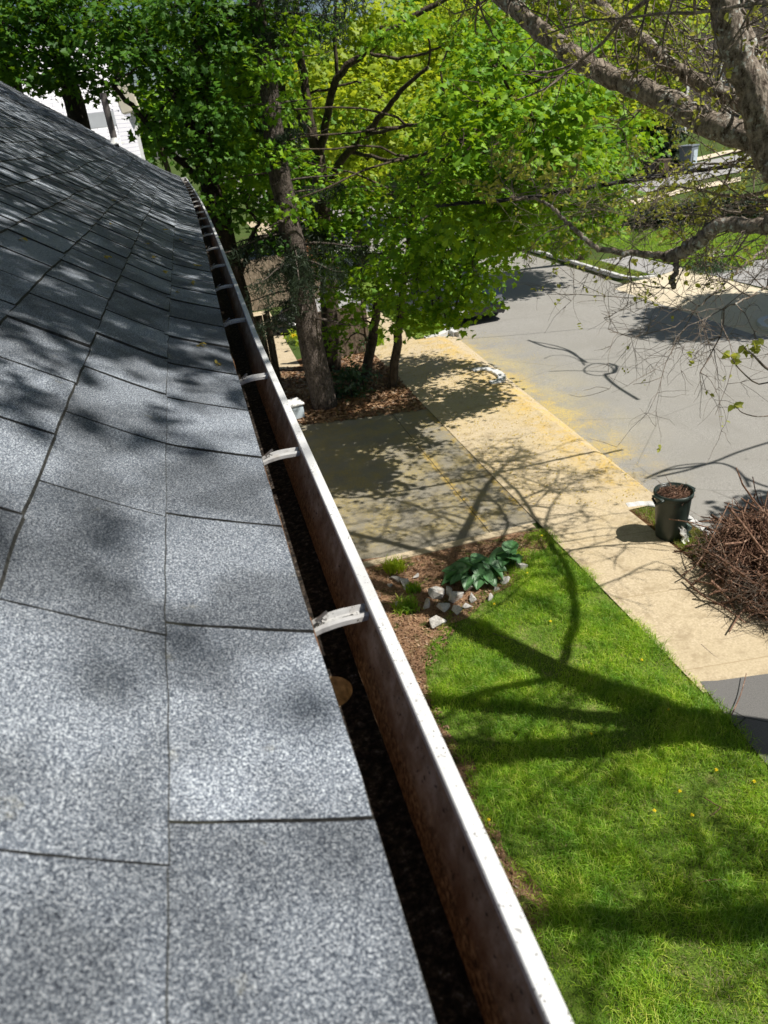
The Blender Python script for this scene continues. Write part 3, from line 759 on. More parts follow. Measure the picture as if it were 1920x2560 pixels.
for i, Y in enumerate(HY):
    p = gpt(0, 0, Y)
    if hm is None:
        mbh = hanger_mesh(); hm = raw_mesh('gutter_hanger', np.array(mbh.V), mbh.L, mbh.S, ['bracket', 'dark_hole', 'screw'], mbh.MI, False)
    o = link('gutter_hanger', hm, gutter, p - wloc(gutter)); o.rotation_euler.z = R(random.gauss(-2, 2.0))

# fallen maple blossom and seeds on the shingles
def blossom(s, Y, k):
    c = roofpt(s, Y, .010); n = 5
    P = np.array([[c.x + random.gauss(0, .006), c.y + random.gauss(0, .009), c.z + random.random() * .006] for _ in range(n)])
    o = leaves('fallen_blossom', P, RNG.normal(size=(n, 3)) * .4 + np.array([.4, 0, 1]), .016 + .006 * random.random(), 'blossom', None, 'oval')
    tag(o, 'tiny yellow maple blossom fallen on the grey shingles', 'fallen blossom', 'fallen blossoms on the roof')
for k, (s, Y) in enumerate([(.09, 2.35), (.05, 2.15), (.16, 3.2), (.28, 3.9), (.22, 3.6), (.33, 4.2), (.10, 3.5), (.06, 4.1), (.45, 3.3), (.52, 4.3), (.15, 5.0), (.25, 5.2), (.60, 5.5), (.7, 2.9)]): blossom(s, Y, k)
# ------------------------------------------------------------------ grass
def inside(poly, x, y):
    c = False; j = len(poly) - 1
    for i in range(len(poly)):
        xi, yi = poly[i]; xj, yj = poly[j]
        if (yi > y) != (yj > y) and x < (xj - xi) * (y - yi) / (yj - yi) + xi: c = not c
        j = i
    return c
def fbm(x, y, s, seed=0):
    r = np.zeros_like(x); a = 1.
    for o in range(4):
        r += a * np.sin(x * s * 1.3 + seed + 1.7 * np.sin(y * s * .9 + o + seed)) * np.cos(y * s * 1.1 - seed * 2 + 1.3 * np.sin(x * s * .7 + o)); s *= 2.1; a *= .55
    return r
def blades(name, X, Y, Z, h, w, mat, lean=.5):
    n = len(X); a = RNG.random(n) * 6.283; bnd = RNG.random(n) * 6.283; ln = RNG.random(n) * lean
    ux, uy = np.cos(a) * w / 2, np.sin(a) * w / 2; dx, dy = np.cos(bnd) * ln * h, np.sin(bnd) * ln * h
    B = np.stack([X, Y, Z], 1); V = np.zeros((n, 6, 3)); U = np.stack([ux, uy, np.zeros(n)], 1)
    Dm = np.stack([dx * .35, dy * .35, h * .58], 1); Dt = np.stack([dx, dy, h * (1 - .35 * ln)], 1)
    V[:, 0] = B - U; V[:, 1] = B + U; V[:, 2] = B + Dm + U * .8; V[:, 3] = B + Dm - U * .8; V[:, 4] = B + Dt + U * .15; V[:, 5] = B + Dt - U * .15
    fl = np.array([0, 1, 2, 3, 3, 2, 4, 5]); L = (np.arange(n)[:, None] * 6 + fl).ravel(); st = (np.arange(n)[:, None] * 8 + np.array([0, 4])).ravel()
    return tag(link(name, raw_mesh(name, V.reshape(-1, 3), L, st, [mat])), kind='stuff')
def scatter(poly, n):
    xs_ = [p[0] for p in poly]; ys_ = [p[1] for p in poly]
    X = RNG.uniform(min(xs_), max(xs_), n); Y = RNG.uniform(min(ys_), max(ys_), n)
    k = np.array([inside(poly, a, c) for a, c in zip(X, Y)]); return X[k], Y[k]
LAWN = [(1.3, .2), (4.34, .2), (4.30, 4.2), (4.31, 9.05), (3.55, 8.98), (3.35, 8.35), (2.9, 7.98), (2.2, 7.6), (1.75, 7.1), (1.5, 6.3), (1.42, 5.6), (1.5, 5.1), (1.42, 4.5), (1.45, 4.0), (1.3, 3.2)]
X, Y = scatter(LAWN, 230000)
f = fbm(X, Y, 2.2, 1.); ed = np.minimum(1, np.maximum(.05, (X - 1.38 + .16 * fbm(X, Y, 4., 7.)) / .4)) * np.minimum(1, np.maximum(.2, (4.36 - X) / .25))
keep = RNG.random(len(X)) < np.clip(.60 + .42 * f, .16, 1) * (.25 + .75 * ed); X, Y, f = X[keep], Y[keep], f[keep]
blades('grass', X, Y, np.full(len(X), .004), (.05 + .045 * RNG.random(len(X))) * np.clip(1 + .6 * f, .5, 2.1), .0046 + .003 * RNG.random(len(X)), 'grass', 1.5)
X, Y = scatter(LAWN, 46000); f = fbm(X, Y, 1.7, 4.); keep = (RNG.random(len(X)) < np.clip(.15 + .5 * f + 1.0 * (X > 3.7) * (Y < 5) * .5, .08, 1)); X, Y = X[keep], Y[keep]
blades('dry_grass', X, Y, np.full(len(X), .004), .03 + .025 * RNG.random(len(X)), .004, 'grass_dry', 1.6)
X, Y = scatter([(5.68, 2), (6.2, 2), (6.2, 8.6), (5.95, 8.95), (5.7, 9.0)], 9000); blades('verge_grass', X, Y, np.full(len(X), .014), .04 + .04 * RNG.random(len(X)), .005, 'grass_dry', 1.2)
X, Y = scatter([(5.68, 2), (6.2, 2), (6.2, 8.6), (5.95, 8.95), (5.7, 9.0)], 9000); f = fbm(X, Y, 3, 2); k = f > .1; blades('verge_grass', X[k], Y[k], np.full(k.sum(), .014), .05 + .05 * RNG.random(k.sum()), .005, 'grass', 1.)
X, Y = scatter([(16.55, 23.75), (18.9, 23.0), (26, 21.6), (27, 31), (16.6, 31)], 60000)
blades('far_lawn_grass', X, Y, np.array([terrain(a, c) for a, c in zip(X, Y)]) + .03, .06 + .05 * RNG.random(len(X)), .012, 'grass', .9)
X, Y = scatter([(14.2, 23.1), (15.0, 23.15), (15.0, 27), (14.2, 30)], 7000); blades('far_verge_grass', X, Y, np.full(len(X), .0), .05 + .04 * RNG.random(len(X)), .01, 'grass_dry', 1.1)
X, Y = scatter([(14.2, 23.1), (15.0, 23.15), (15.0, 27), (14.2, 30)], 7000); blades('far_verge_grass', X, Y, np.full(len(X), .0), .06 + .05 * RNG.random(len(X)), .01, 'grass', 1.1)
# litter
def litter(name, poly, n, z, size, mat='litter'):
    X, Y = scatter(poly, n); P = np.stack([X, Y, np.full(len(X), z) + RNG.random(len(X)) * .015], 1)
    o = leaves(name, P, RNG.normal(size=P.shape) * .35 + np.array([0, 0, 1]), size * (.6 + .8 * RNG.random(len(X))), mat, None, 'oval'); tag(o, kind='stuff')
litter('leaf_litter', [(.9, 15.7), (2.2, 15.3), (4.2, 15.0), (4.3, 18), (4.2, 20.2), (1, 20)], 9000, .02, .10)
litter('bark_chips', [(.6, 3.4), (1.5, 3.4), (1.55, 6.5), (2.3, 7.4), (3.4, 8.1), (4.1, 8.7), (4.1, 9.1), (.6, 9.1)], 16000, .016, .035)
litter('fallen_maple_flowers', [(4.3, 9.6), (6.3, 9.2), (6.7, 21), (4.3, 21)], 2600, .026, .03, 'blossom')
X, Y = scatter([(6.35, 9), (7.2, 11), (8.3, 15), (8.2, 19), (7.4, 21.5), (6.6, 21)], 1800); f = fbm(X, Y, 1.6, 3); k = f > -.1
P = np.stack([X[k], Y[k], np.full(k.sum(), -.078)], 1); tag(leaves('fallen_maple_flowers', P, RNG.normal(size=P.shape) * .2 + np.array([0, 0, 1]), .022, 'blossom', None, 'oval'), kind='stuff')

# ------------------------------------------------------------------ garden plants, flowers and rocks
def clump(name, label, cat, c, n, h, w, mat, lean=.9, spread=.1, group=None):
    X = c[0] + np.clip(RNG.normal(size=n), -1.7, 1.7) * spread; Y = c[1] + np.clip(RNG.normal(size=n), -1.7, 1.7) * spread
    o = blades(name, X - c[0], Y - c[1], np.zeros(n), h * (.5 + .7 * RNG.random(n)), w, mat, lean)
    del o['kind']; o.location = c; return tag(o, label, cat, group)
clump('grass_tuft', 'bright green tuft of young leaves against the driveway edging', 'plant', (1.83, 8.93, .012), 260, .17, .016, 'leaf_yellow', 1.1, .075)
clump('grass_tuft', 'dark green tuft at the gutter side of the rock pile', 'plant', (1.72, 7.95, .012), 220, .15, .014, 'grass', 1.1, .09)
clump('grass_tuft', 'low green plant with two yellow flowers between the rocks', 'plant', (1.93, 8.32, .012), 160, .12, .014, 'grass', 1.1, .06)
clump('grass_tuft', 'tall tuft of grass by the kerb corner near the parked car', 'grass tuft', (6.38, 21.6, .02), 800, .42, .016, 'grass', .8, .2)
clump('grass_tuft', 'yellow green grass clump at the end of the dark fence', 'grass tuft', (4.45, 20.9, .02), 500, .6, .02, 'grass', .6, .16)
clump('grass_tuft', 'tall grass tuft standing up in the middle of the lawn', 'grass tuft', (2.42, 3.65, .004), 420, .15, .007, 'grass', 1.2, .10)
clump('grass_tuft', 'pale tufted grass on the lawn beside the pavement', 'grass tuft', (3.2, 4.45, .004), 420, .13, .006, 'grass', 1.2, .1)
# hosta
def hosta(c, n, ra, rb, label):
    root = thing('hosta', label, 'hosta plant', c)
    for i in range(n):
        b = MB(); a = 2.4 * i + random.gauss(0, .5); q = math.sqrt((i + .6) / n)
        L = random.uniform(.20, .29); W = L * random.uniform(.66, .82)
        d = Vector((math.cos(a + random.gauss(0, .5)), math.sin(a + random.gauss(0, .5)), 0)); sd_ = Vector((-d.y, d.x, 0))
        o = Vector(c) + Vector((ra * q * math.cos(a), rb * q * math.sin(a), .10 + .20 * (1 - q) + random.gauss(0, .025)))
        pitch = random.uniform(-.75, .35) - .25 * q; roll = random.gauss(0, .35); up = Vector((0, 0, 1)); rows = []
        f = (d * math.cos(pitch) + up * math.sin(pitch)); nn = sd_.cross(f) * -1
        if nn.z < 0: nn = -nn
        sr = (sd_ * math.cos(roll) + nn * math.sin(roll))
        for u in np.linspace(0, 1, 9):
            wd = W / 2 * (max(0., math.sin(math.pi * min(1, (u + .02) ** .70))) ** .75 + .01); r_ = []
            for v in (-1, -.6, -.25, 0, .25, .6, 1):
                p = o + f * (u - .35) * L + sr * v * wd + nn * (.30 * abs(v) ** 1.5 * wd - .30 * L * (u - .4) ** 2 + .006 * math.sin(v * 9))
                p.z = max(p.z, .02); r_.append(p)
            rows.append(b.verts(r_))
        for x, y in zip(rows, rows[1:]):
            for k in range(6): b.face([x + k, x + k + 1, y + k + 1, y + k])
        b.tube([Vector((c[0] + ra * q * .4 * math.cos(a), c[1] + rb * q * .4 * math.sin(a), .0)), o - f * .35 * L], [.008, .005], 5)
        b.build('leaf', 'hosta', root, True)
hosta((2.80, 8.20, .012), 44, .36, .24, 'large hosta with broad dark green leaves on the bark mulch')
hosta((3.36, 8.36, .012), 13, .20, .13, 'small hosta with a few broad leaves beside the large one')
# rocks
def rock(c, r, label, flat=.7):
    bm = bmesh.new()
    for _ in range(10):
        v = Vector([random.gauss(0, 1) for _ in range(3)]).normalized() * r * random.uniform(.75, 1.15); bm.verts.new((v.x, v.y * .8, v.z * flat))
    res = bmesh.ops.convex_hull(bm, input=bm.verts[:])
    bmesh.ops.delete(bm, geom=[v for v in bm.verts if not v.link_faces], context='VERTS')
    bmesh.ops.bevel(bm, geom=bm.edges[:], offset=r * .03, segments=1, affect='EDGES')
    b = MB(); b.from_bm(bm, Matrix.Translation((c[0], c[1], .012 + r * flat * .55)) @ Matrix.Rotation(random.random() * 6, 4, 'Z'))
    tag(b.build('rock', 'rock', None, False, (c[0], c[1], .012)), label, 'rock', 'pale rocks around the hosta')
for c, r, lb in [((1.78, 8.62), .075, 'pale rock at the back, just beside the light green tuft'), ((1.86, 8.50), .085, 'pale rock in front of the light green tuft, touching another'),
                 ((2.06, 8.62), .06, 'long white rock right of the light green tuft'), ((1.66, 8.55), .045, 'small brownish rock next to the gutter, left of the tuft'),
                 ((2.19, 8.06), .13, 'big square grey rock in front of the hosta'), ((2.40, 7.86), .115, 'large white cracked rock at the middle of the rock pile'),
                 ((2.02, 7.88), .10, 'grey rock at the left of the rock pile beside the tuft'), ((2.16, 7.72), .105, 'pointed grey rock in the front row of the pile'),
                 ((2.33, 7.60), .08, 'flat tan rock at the front of the rock pile'), ((2.47, 7.64), .065, 'small grey rock beside the flat tan one, at the lawn edge'),
                 ((2.58, 7.78), .08, 'dark wedge shaped rock right of the cracked white rock'), ((1.98, 7.44), .11, 'white holed rock nearest the camera, on the mulch'),
                 ((2.80, 7.72), .075, 'white block of rock on the grass edge, below the hosta'), ((3.16, 7.98), .075, 'flat white rock alone right of the hosta'),
                 ((3.50, 8.22), .10, 'long white rock under the small hosta'), ((1.62, 8.02), .08, 'grey rock half hidden by the gutter'),
                 ((2.62, 8.02), .09, 'brown grey rock under the front leaves of the hosta'), ((2.36, 8.05), .08, 'reddish flat stone between the big grey rocks'),
                 ((1.84, 8.36), .055, 'small pale rock below the pair near the tuft'), ((2.96, 7.86), .05, 'little tan stone left of the lone flat white rock')]:
    rock(c, r * 1.22, lb, .62)
# dandelions
def flower(name, c, label, cat, group, mat='yellow', r=.017, h=.05, petals=7):
    root = thing(name, label, cat, c, group)
    b = MB(); b.tube([c, (c[0] + .006, c[1], c[2] + h)], [.0025, .002], 4); b.build('stem', 'grass', root)
    P = np.array([[c[0] + .006 + .25 * r * math.cos(a), c[1] + .25 * r * math.sin(a), c[2] + h] for a in np.linspace(0, 6.2, petals * 2)])
    N = np.array([[.5 * math.cos(a), .5 * math.sin(a), 1] for a in np.linspace(0, 6.2, petals * 2)])
    leaves('petals', P, N, r * 1.5, mat, root, 'oval')
for (x, y) in [(3.7, 4.22), (3.93, 3.99), (3.25, 4.12), (2.92, 4.01), (3.2, 3.86), (1.49, 4.42), (2.85, 5.04), (3.75, 5.06), (3.92, 5.85), (2.8, 7.52), (3.49, 8.01), (4.1, 8.85), (1.96, 8.36), (1.99, 8.30), (3.3, 6.9)]:
    flower('dandelion', (x, y, .01), 'small yellow dandelion flower open in the front yard', 'dandelion', 'dandelions in the front yard')
# small pale plant seen at the bottom of the lawn, and bits of stick lying on the grass
def stick(pts, r, label, mat='stick', cat='stick', group=None):
    o = MB().tube(refine(pts, 3), rad((len(pts) - 1) * 3 + 1, r, r * .5), 5).build('stick', mat, None, True, pts[0]); return tag(o, label, cat, group)
stick([gnd(1520, 1722, .05), gnd(1545, 1738, .06), gnd(1556, 1745, .07), gnd(1535, 1762, .05)], .006, 'thin forked pink brown stick lying on the lawn near three dandelions')
stick([gnd(1515, 1905, .05), gnd(1545, 1900, .06), gnd(1580, 1902, .05)], .005, 'thin pale stick lying on the lawn at the right edge')
stick([gnd(1065, 1368, .05), gnd(1100, 1380, .06), gnd(1130, 1385, .05)], .004, 'thin straw coloured stick in the tree shadow on the lawn', 'twig')

# ------------------------------------------------------------------ rubbish bin with prunings, paper, brush pile
BC = (5.79, 8.14, .022)
can = thing('rubbish_bin', 'dark green round plastic bin filled with prunings on the pavement', 'rubbish bin', BC)
b = MB(); b.lathe([(.19, 0), (.205, .01), (.215, .2), (.238, .5), (.25, .66), (.255, .70), (.245, .70), (.235, .62)], BC, 48, True, False)
body = b.build('body', 'can', can, True)
b = MB()
b.lathe([(.250, .655), (.268, .66), (.272, .69), (.268, .722), (.252, .725), (.246, .70)], BC, 48, False, False); b.build('rim', 'can', can, True)
for k in range(2):
    a = R(10 + 180 * k); b = MB(); d = Vector((math.cos(a), math.sin(a), 0)); s_ = Vector((-d.y, d.x, 0)); c = Vector(BC)
    b.tube([c + d * .255 - s_ * .09 + Vector((0, 0, .68)), c + d * .305 - s_ * .075 + Vector((0, 0, .66)), c + d * .31 + Vector((0, 0, .60)), c + d * .305 + s_ * .075 + Vector((0, 0, .66)), c + d * .255 + s_ * .09 + Vector((0, 0, .68))], .02, 8)
    b.box(c + d * .285 + Vector((0, 0, .695)), (.06, .18, .02), Matrix.Rotation(a, 3, 'Z'), .006)
    b.build('handle', 'can', can, True)
def rstick(b, c, L, r, dirv, curl=.5, n=5, sides=5):
    d = Vector(dirv).normalized(); p = Vector(c) - d * L * .5; pts = [p.copy()]
    cv = Vector([random.gauss(0, curl) for _ in range(3)])
    for i in range(n):
        d = (d + cv * .22 + Vector([random.gauss(0, .12) for _ in range(3)])).normalized(); p = p + d * (L / n); pts.append(p.copy())
    b.tube(pts, rad(len(pts), r, r * .55), sides)
    return pts
b = MB()
for i in range(420):
    a = random.random() * 6.28; rr = .22 * math.sqrt(random.random()); z = .64 + .10 * (1 - (rr / .22) ** 2) * random.random() + random.gauss(0, .012)
    rstick(b, (BC[0] + rr * math.cos(a), BC[1] + rr * math.sin(a), BC[2] + z), random.uniform(.05, .2), random.uniform(.002, .006), (random.gauss(0, 1), random.gauss(0, 1), random.gauss(0, .35)), .6, 3, 4)
b.lathe([(.235, .60), (.15, .66), (.001, .70)], BC, 20, False, False)
for (dx, dy, L, l1) in ((-.17, -.06, .34, -.15), (-.04, .16, .36, .1), (.05, .14, .28, .0), (.1, -.1, .2, .3)):
    rstick(b, (BC[0] + dx, BC[1] + dy, BC[2] + .78), L, .004, (l1, .05, 1), .35, 5, 5)
tag(b.build('garden_prunings', 'stick', None, True, (BC[0], BC[1], BC[2] + .62)), 'brown twigs and prunings heaped inside the green bin', 'garden prunings')
def scrap(name, c, w, h, mat, label, yaw, tilt):
    b = MB(); n = 9; rows = []
    rot = Matrix.Rotation(R(yaw), 3, 'Z') @ Matrix.Rotation(R(tilt), 3, 'X')
    for i in range(n):
        rows.append(b.verts([Vector(c) + rot @ Vector(((j / (n - 1) - .5) * w * (1 + .25 * math.sin(i * 1.7)), (i / (n - 1)) * h, .02 * math.sin(i * 2.1 + j * 1.3) + .018 * math.sin(j * 3.7 - i) + random.gauss(0, .004))) for j in range(n)]))
    for a, c2 in zip(rows, rows[1:]):
        for k in range(n - 1): b.face([a + k, a + k + 1, c2 + k + 1, c2 + k])
    return tag(b.build(name, mat, None, False, c), label, 'paper scrap')
scrap('card_scrap', gnd(1471, 1166, .03), .26, .30, 'sheet_green', 'grey green sheet of card leaning on the front of the bin', -20, 72)
scrap('paper_scrap', gnd(1483, 1172, .03), .12, .26, 'paper', 'crumpled white paper scrap leaning beside the green bin', 25, 66)
# brush pile
PC = Vector((6.64, 6.50, .02))
pile = thing('brush_pile', 'big heap of reddish brown cut branches on the pavement edge', 'brush pile', PC)
def dome(x, y): 
    q = ((x - PC.x) / 1.17) ** 2 + ((y - PC.y) / 1.42) ** 2
    return .58 * max(0, 1 - q) ** .62
b = MB(); rows = []
for i in range(15):
    u = i / 14
    rows.append(b.verts([(PC.x + 1.05 * u * math.cos(a), PC.y + 1.4 * u * math.sin(a), PC.z + .8 * dome(PC.x + 1.05 * u * math.cos(a) * .99, PC.y + 1.4 * u * math.sin(a) * .99) * (.85 + .25 * random.random()) - (.05 if i == 14 else 0)) for a in np.linspace(0, 6.283, 41)[:-1]]))
for a, c in zip(rows, rows[1:]):
    for k in range(40): b.face([a + k, c + k, c + (k + 1) % 40, a + (k + 1) % 40])
b.build('packed_core', 'mound', pile)
b = MB()
for i in range(2100):
    a = random.random() * 6.283; u = random.random() ** .45; x = PC.x + 1.15 * u * math.cos(a); y = PC.y + 1.38 * u * math.sin(a)
    z = dome(x, y) * random.uniform(.6, 1.05) * (1 + .16 * math.sin(4.1 * x + 2) * math.sin(3.3 * y)) + .02
    big = random.random() < .10
    tng = Vector((-math.sin(a), math.cos(a), random.gauss(0, .25))) * random.choice((-1, 1)) + Vector((random.gauss(0, .7), random.gauss(0, .7), random.gauss(0, .25)))
    rstick(b, (x, y, PC.z + z), random.uniform(.5, 1.3) if big else random.uniform(.22, .75), random.uniform(.011, .021) if big else random.uniform(.0025, .0085), tng, .55, 5, 5 if big else 4)
for i in range(46):
    a = random.random() * 6.283; u = random.uniform(.3, .95); x = PC.x + 1.1 * u * math.cos(a); y = PC.y + 1.4 * u * math.sin(a)
    dv = (math.cos(a) * .8 + random.gauss(0, .6), math.sin(a) * .8 + random.gauss(0, .6), random.uniform(-.05, .55)); L = random.uniform(.5, 1.1)
    pts = rstick(b, (x, y, PC.z + dome(x, y) + .03), L, random.uniform(.006, .014), dv, .4, 6, 5)
    for f in range(2):
        k = random.randint(2, 5); rstick(b, pts[k], random.uniform(.2, .45), .004, Vector(dv) + Vector([random.gauss(0, .7) for _ in range(3)]), .4, 3, 4)
br = b.build('branches', 'stick', pile, True)
b = MB()
for i in range(620):                                            # fine twig ends spilling over the pavement
    y = PC.y + max(-1.3, min(1.1, random.gauss(-.35, .7))); x = PC.x - 1.05 * math.sqrt(max(.05, 1 - min(1, ((y - PC.y) / 1.7) ** 2))) - abs(random.gauss(0, .16)) + .12
    z = random.random() ** 1.5 * .42
    pts = rstick(b, (x, y, PC.z + .02 + z), random.uniform(.15, .5), random.uniform(.0016, .0035), (-1 + random.gauss(0, .5), random.gauss(-.2, .8), random.gauss(0, .3)), .5, 4, 3)
b.build('twig_ends', 'twig', pile)
def on_pile(x, y, lift=0.0):
    r = ray(x, y); t = .6 * CAM_H / -r[2]
    for i in range(3000):
        P = Vector((r[0] * t, r[1] * t, CAM_H + r[2] * t))
        if P.z <= PC.z + dome(P.x, P.y) * 1.02 + .03 + lift: return P
        t *= 1.0006
    return P
big = [gnd(1578, 1100, .9), gnd(1610, 1145, .95), gnd(1645, 1190, .92), gnd(1700, 1230, .8)]
P1 = Vector((5.9, 7.55, 1.25)); 
def pz(x, y, z): return on_pile(x, y, z)
for pts, r, lb in (([gnd(1578, 1100, .95), gnd(1612, 1143, .86), pz(1650, 1192, .06), pz(1690, 1235, .02)], .018, 'long thick cut branch poking up and right from the brush pile'),
                   ([pz(1492, 1265, .03), pz(1545, 1222, .05), pz(1580, 1195, .07)], .013, 'straight cut branch lying across the top of the brush pile'),
                   ([pz(1568, 1200, .03), pz(1548, 1187, .05), pz(1533, 1172, .05), pz(1520, 1162, .03)], .009, 'short pale branch over the left shoulder of the brush pile'),
                   ([pz(1655, 1260, .04), pz(1600, 1325, .05), pz(1575, 1365, .03)], .012, 'cut branch slanting down the front of the brush pile'),
                   ([pz(1480, 1250, .03), pz(1520, 1288, .03), pz(1560, 1308, .04), pz(1610, 1345, .03)], .013, 'curved cut branch sagging across the front of the pile'),
                   ([pz(1563, 1165, .02), pz(1583, 1140, .12), pz(1600, 1142, .14), pz(1618, 1168, .04)], .009, 'thin looped branch arching above the brush pile'),
                   ([pz(1580, 1545, .03), pz(1600, 1500, .03), pz(1612, 1455, .05)], .006, 'thin twig lying on the asphalt beside the pile')):
    tag(MB().tube(refine(pts, 4), rad((len(pts) - 1) * 4 + 1, r, r * .7), 7).build('cut_branch', 'stick', None, True, pts[0]), lb, 'branch', 'cut branches on the brush pile')
stick([gnd(1515, 1365 * 1.02, .02), gnd(1537, 1412, .02), gnd(1552, 1422, .02)], .006, 'small loose twig lying on the pavement left of the pile', 'twig')

# ------------------------------------------------------------------ trees
def tree(name, label, cat, base, trunks, blobs, leafm='leaf', barkm='bark_maple', dens=70, per=11, size=.13, spread=.18, branch=True, group=None, twigp=.25, up=1.0, shape='maple', crown='crown'):
    root = thing(name, label, cat, base, group); b = MB(); nodes = []
    for pts, r0, r1 in trunks:
        q = refine(pts, 5, .012 if r0 < .2 else .02); b.tube(q, rad(len(q), r0, r1), 10 if r0 > .08 else 7); nodes += q
    if blobs:
        P, N, C = blob_leaves(blobs, dens, per, spread, up)
        if branch and nodes:
            for (c, r), cl in zip(blobs, C):
                c = Vector(c); nd = min(nodes, key=lambda p: (p - c).length + .3 * max(0, p.z - c.z))
                if (nd - c).length < 6:
                    mid = (nd + c) / 2 + Vector((random.gauss(0, .12), random.gauss(0, .12), random.gauss(.05, .12)))
                    q = refine([nd, mid, c], 3, .02); b.tube(q, rad(len(q), .028, .012), 5)
                for p in cl:
                    if random.random() < twigp:
                        p = Vector(p); m_ = (p + c) / 2 + Vector([random.gauss(0, .06) for _ in range(3)]); b.tube([c, m_, p], [.010, .007, .004], 4, False)
        leaves(crown, P, N, size * (.65 + .6 * RNG.random(len(P))), leafm, root, shape)
    b.build('trunk', barkm, root, True)
    return root
def pl(*a, Y0=None, Y1=None):
    n = len(a); return [at(x, y, Y0 + (Y1 - Y0) * i / max(1, n - 1)) for i, (x, y) in enumerate(a)]
def bl(*a): return [(tuple(at(x, y, Y)), r) for x, y, Y, r in a]

T1 = pl((845, 838), (858, 740), (868, 640), (880, 560), (888, 480), (900, 400), Y0=16.88, Y1=16.0)
tree('maple_tree', 'slim young maple leaning right beside the pavement, leaves hanging low', 'maple tree', gnd(845, 838),
     [(T1, .115, .05), (pl((872, 610), (905, 540), (960, 470), (1040, 420), (1120, 400), Y0=16.6, Y1=12.4), .05, .02), (pl((885, 500), (930, 420), (990, 360), (1060, 330), Y0=16.2, Y1=12.6), .045, .02)],
     bl((900, 600, 13.5, .6), (965, 560, 13.0, .6), (1030, 520, 13.5, .65), (880, 520, 13.5, .55), (950, 470, 12.5, .6), (1080, 470, 11.2, .6), (1150, 500, 14.5, .58), (835, 640, 14.5, .4), (945, 650, 13.5, .36), (890, 680, 13.8, .33), (1010, 600, 13.5, .36),
        (1010, 420, 11.0, .6), (1120, 430, 10.6, .58), (1200, 450, 13.4, .7), (1270, 470, 13.6, .56), (1220, 520, 15, .42), (1310, 430, 13.6, .48), (930, 400, 12.6, .52), (1060, 360, 11.0, .6), (985, 660, 13.2, .2), (860, 690, 14, .22), (1090, 560, 15, .38), (830, 560, 14, .4), (1330, 470, 14.5, .3), (1000, 640, 13.2, .28), (1040, 612, 13.6, .3), (955, 615, 13, .38), (978, 685, 13.2, .2), (1020, 570, 12.6, .4), (930, 690, 13.5, .25), (1000, 430, 16, .75), (1100, 400, 16, .8), (1180, 340, 16.5, .8), (930, 500, 15.5, .65), (1050, 490, 16, .65), (1240, 420, 16, .6), (1000, 350, 16.5, .8), (1100, 300, 17, .8), (930, 420, 16.5, .7), (860, 470, 16, .6), (890, 560, 15.4, .5), (1150, 150, 15.5, .9), (1080, 100, 16, .9), (1230, 110, 15, .85), (1010, 230, 16.5, .9), (1280, 180, 15.5, .75), (1045, 640, 13.8, .24)), dens=88)
T2 = pl((790, 815), (805, 720), (818, 640), (838, 560), (852, 500), (862, 420), Y0=18.07, Y1=17.6)
tree('maple_tree', 'thin twin stemmed maple just behind the slim leaning one', 'maple tree', gnd(790, 815),
     [(T2, .13, .06), (pl((815, 660), (835, 590), (845, 520), (895, 430), Y0=17.9, Y1=17.0), .07, .03)],
     bl((780, 560, 17.2, .6), (730, 700, 17.4, .35), (760, 690, 17.2, .32), (800, 470, 17, .7), (760, 420, 17, .6), (870, 430, 16.9, .7), (720, 640, 17.6, .4), (700, 560, 17.6, .45), (745, 745, 17.3, .28), (700, 470, 17, .4), (745, 510, 16.6, .42), (770, 610, 16.4, .38), (735, 600, 16.8, .34), (810, 620, 16, .4), (700, 390, 17.5, .4), (660, 350, 17.6, .35), (780, 660, 16.2, .3)), dens=74)
T3 = pl((718, 800), (712, 660), (706, 540), (694, 420), (687, 335), Y0=19.2, Y1=19.0)
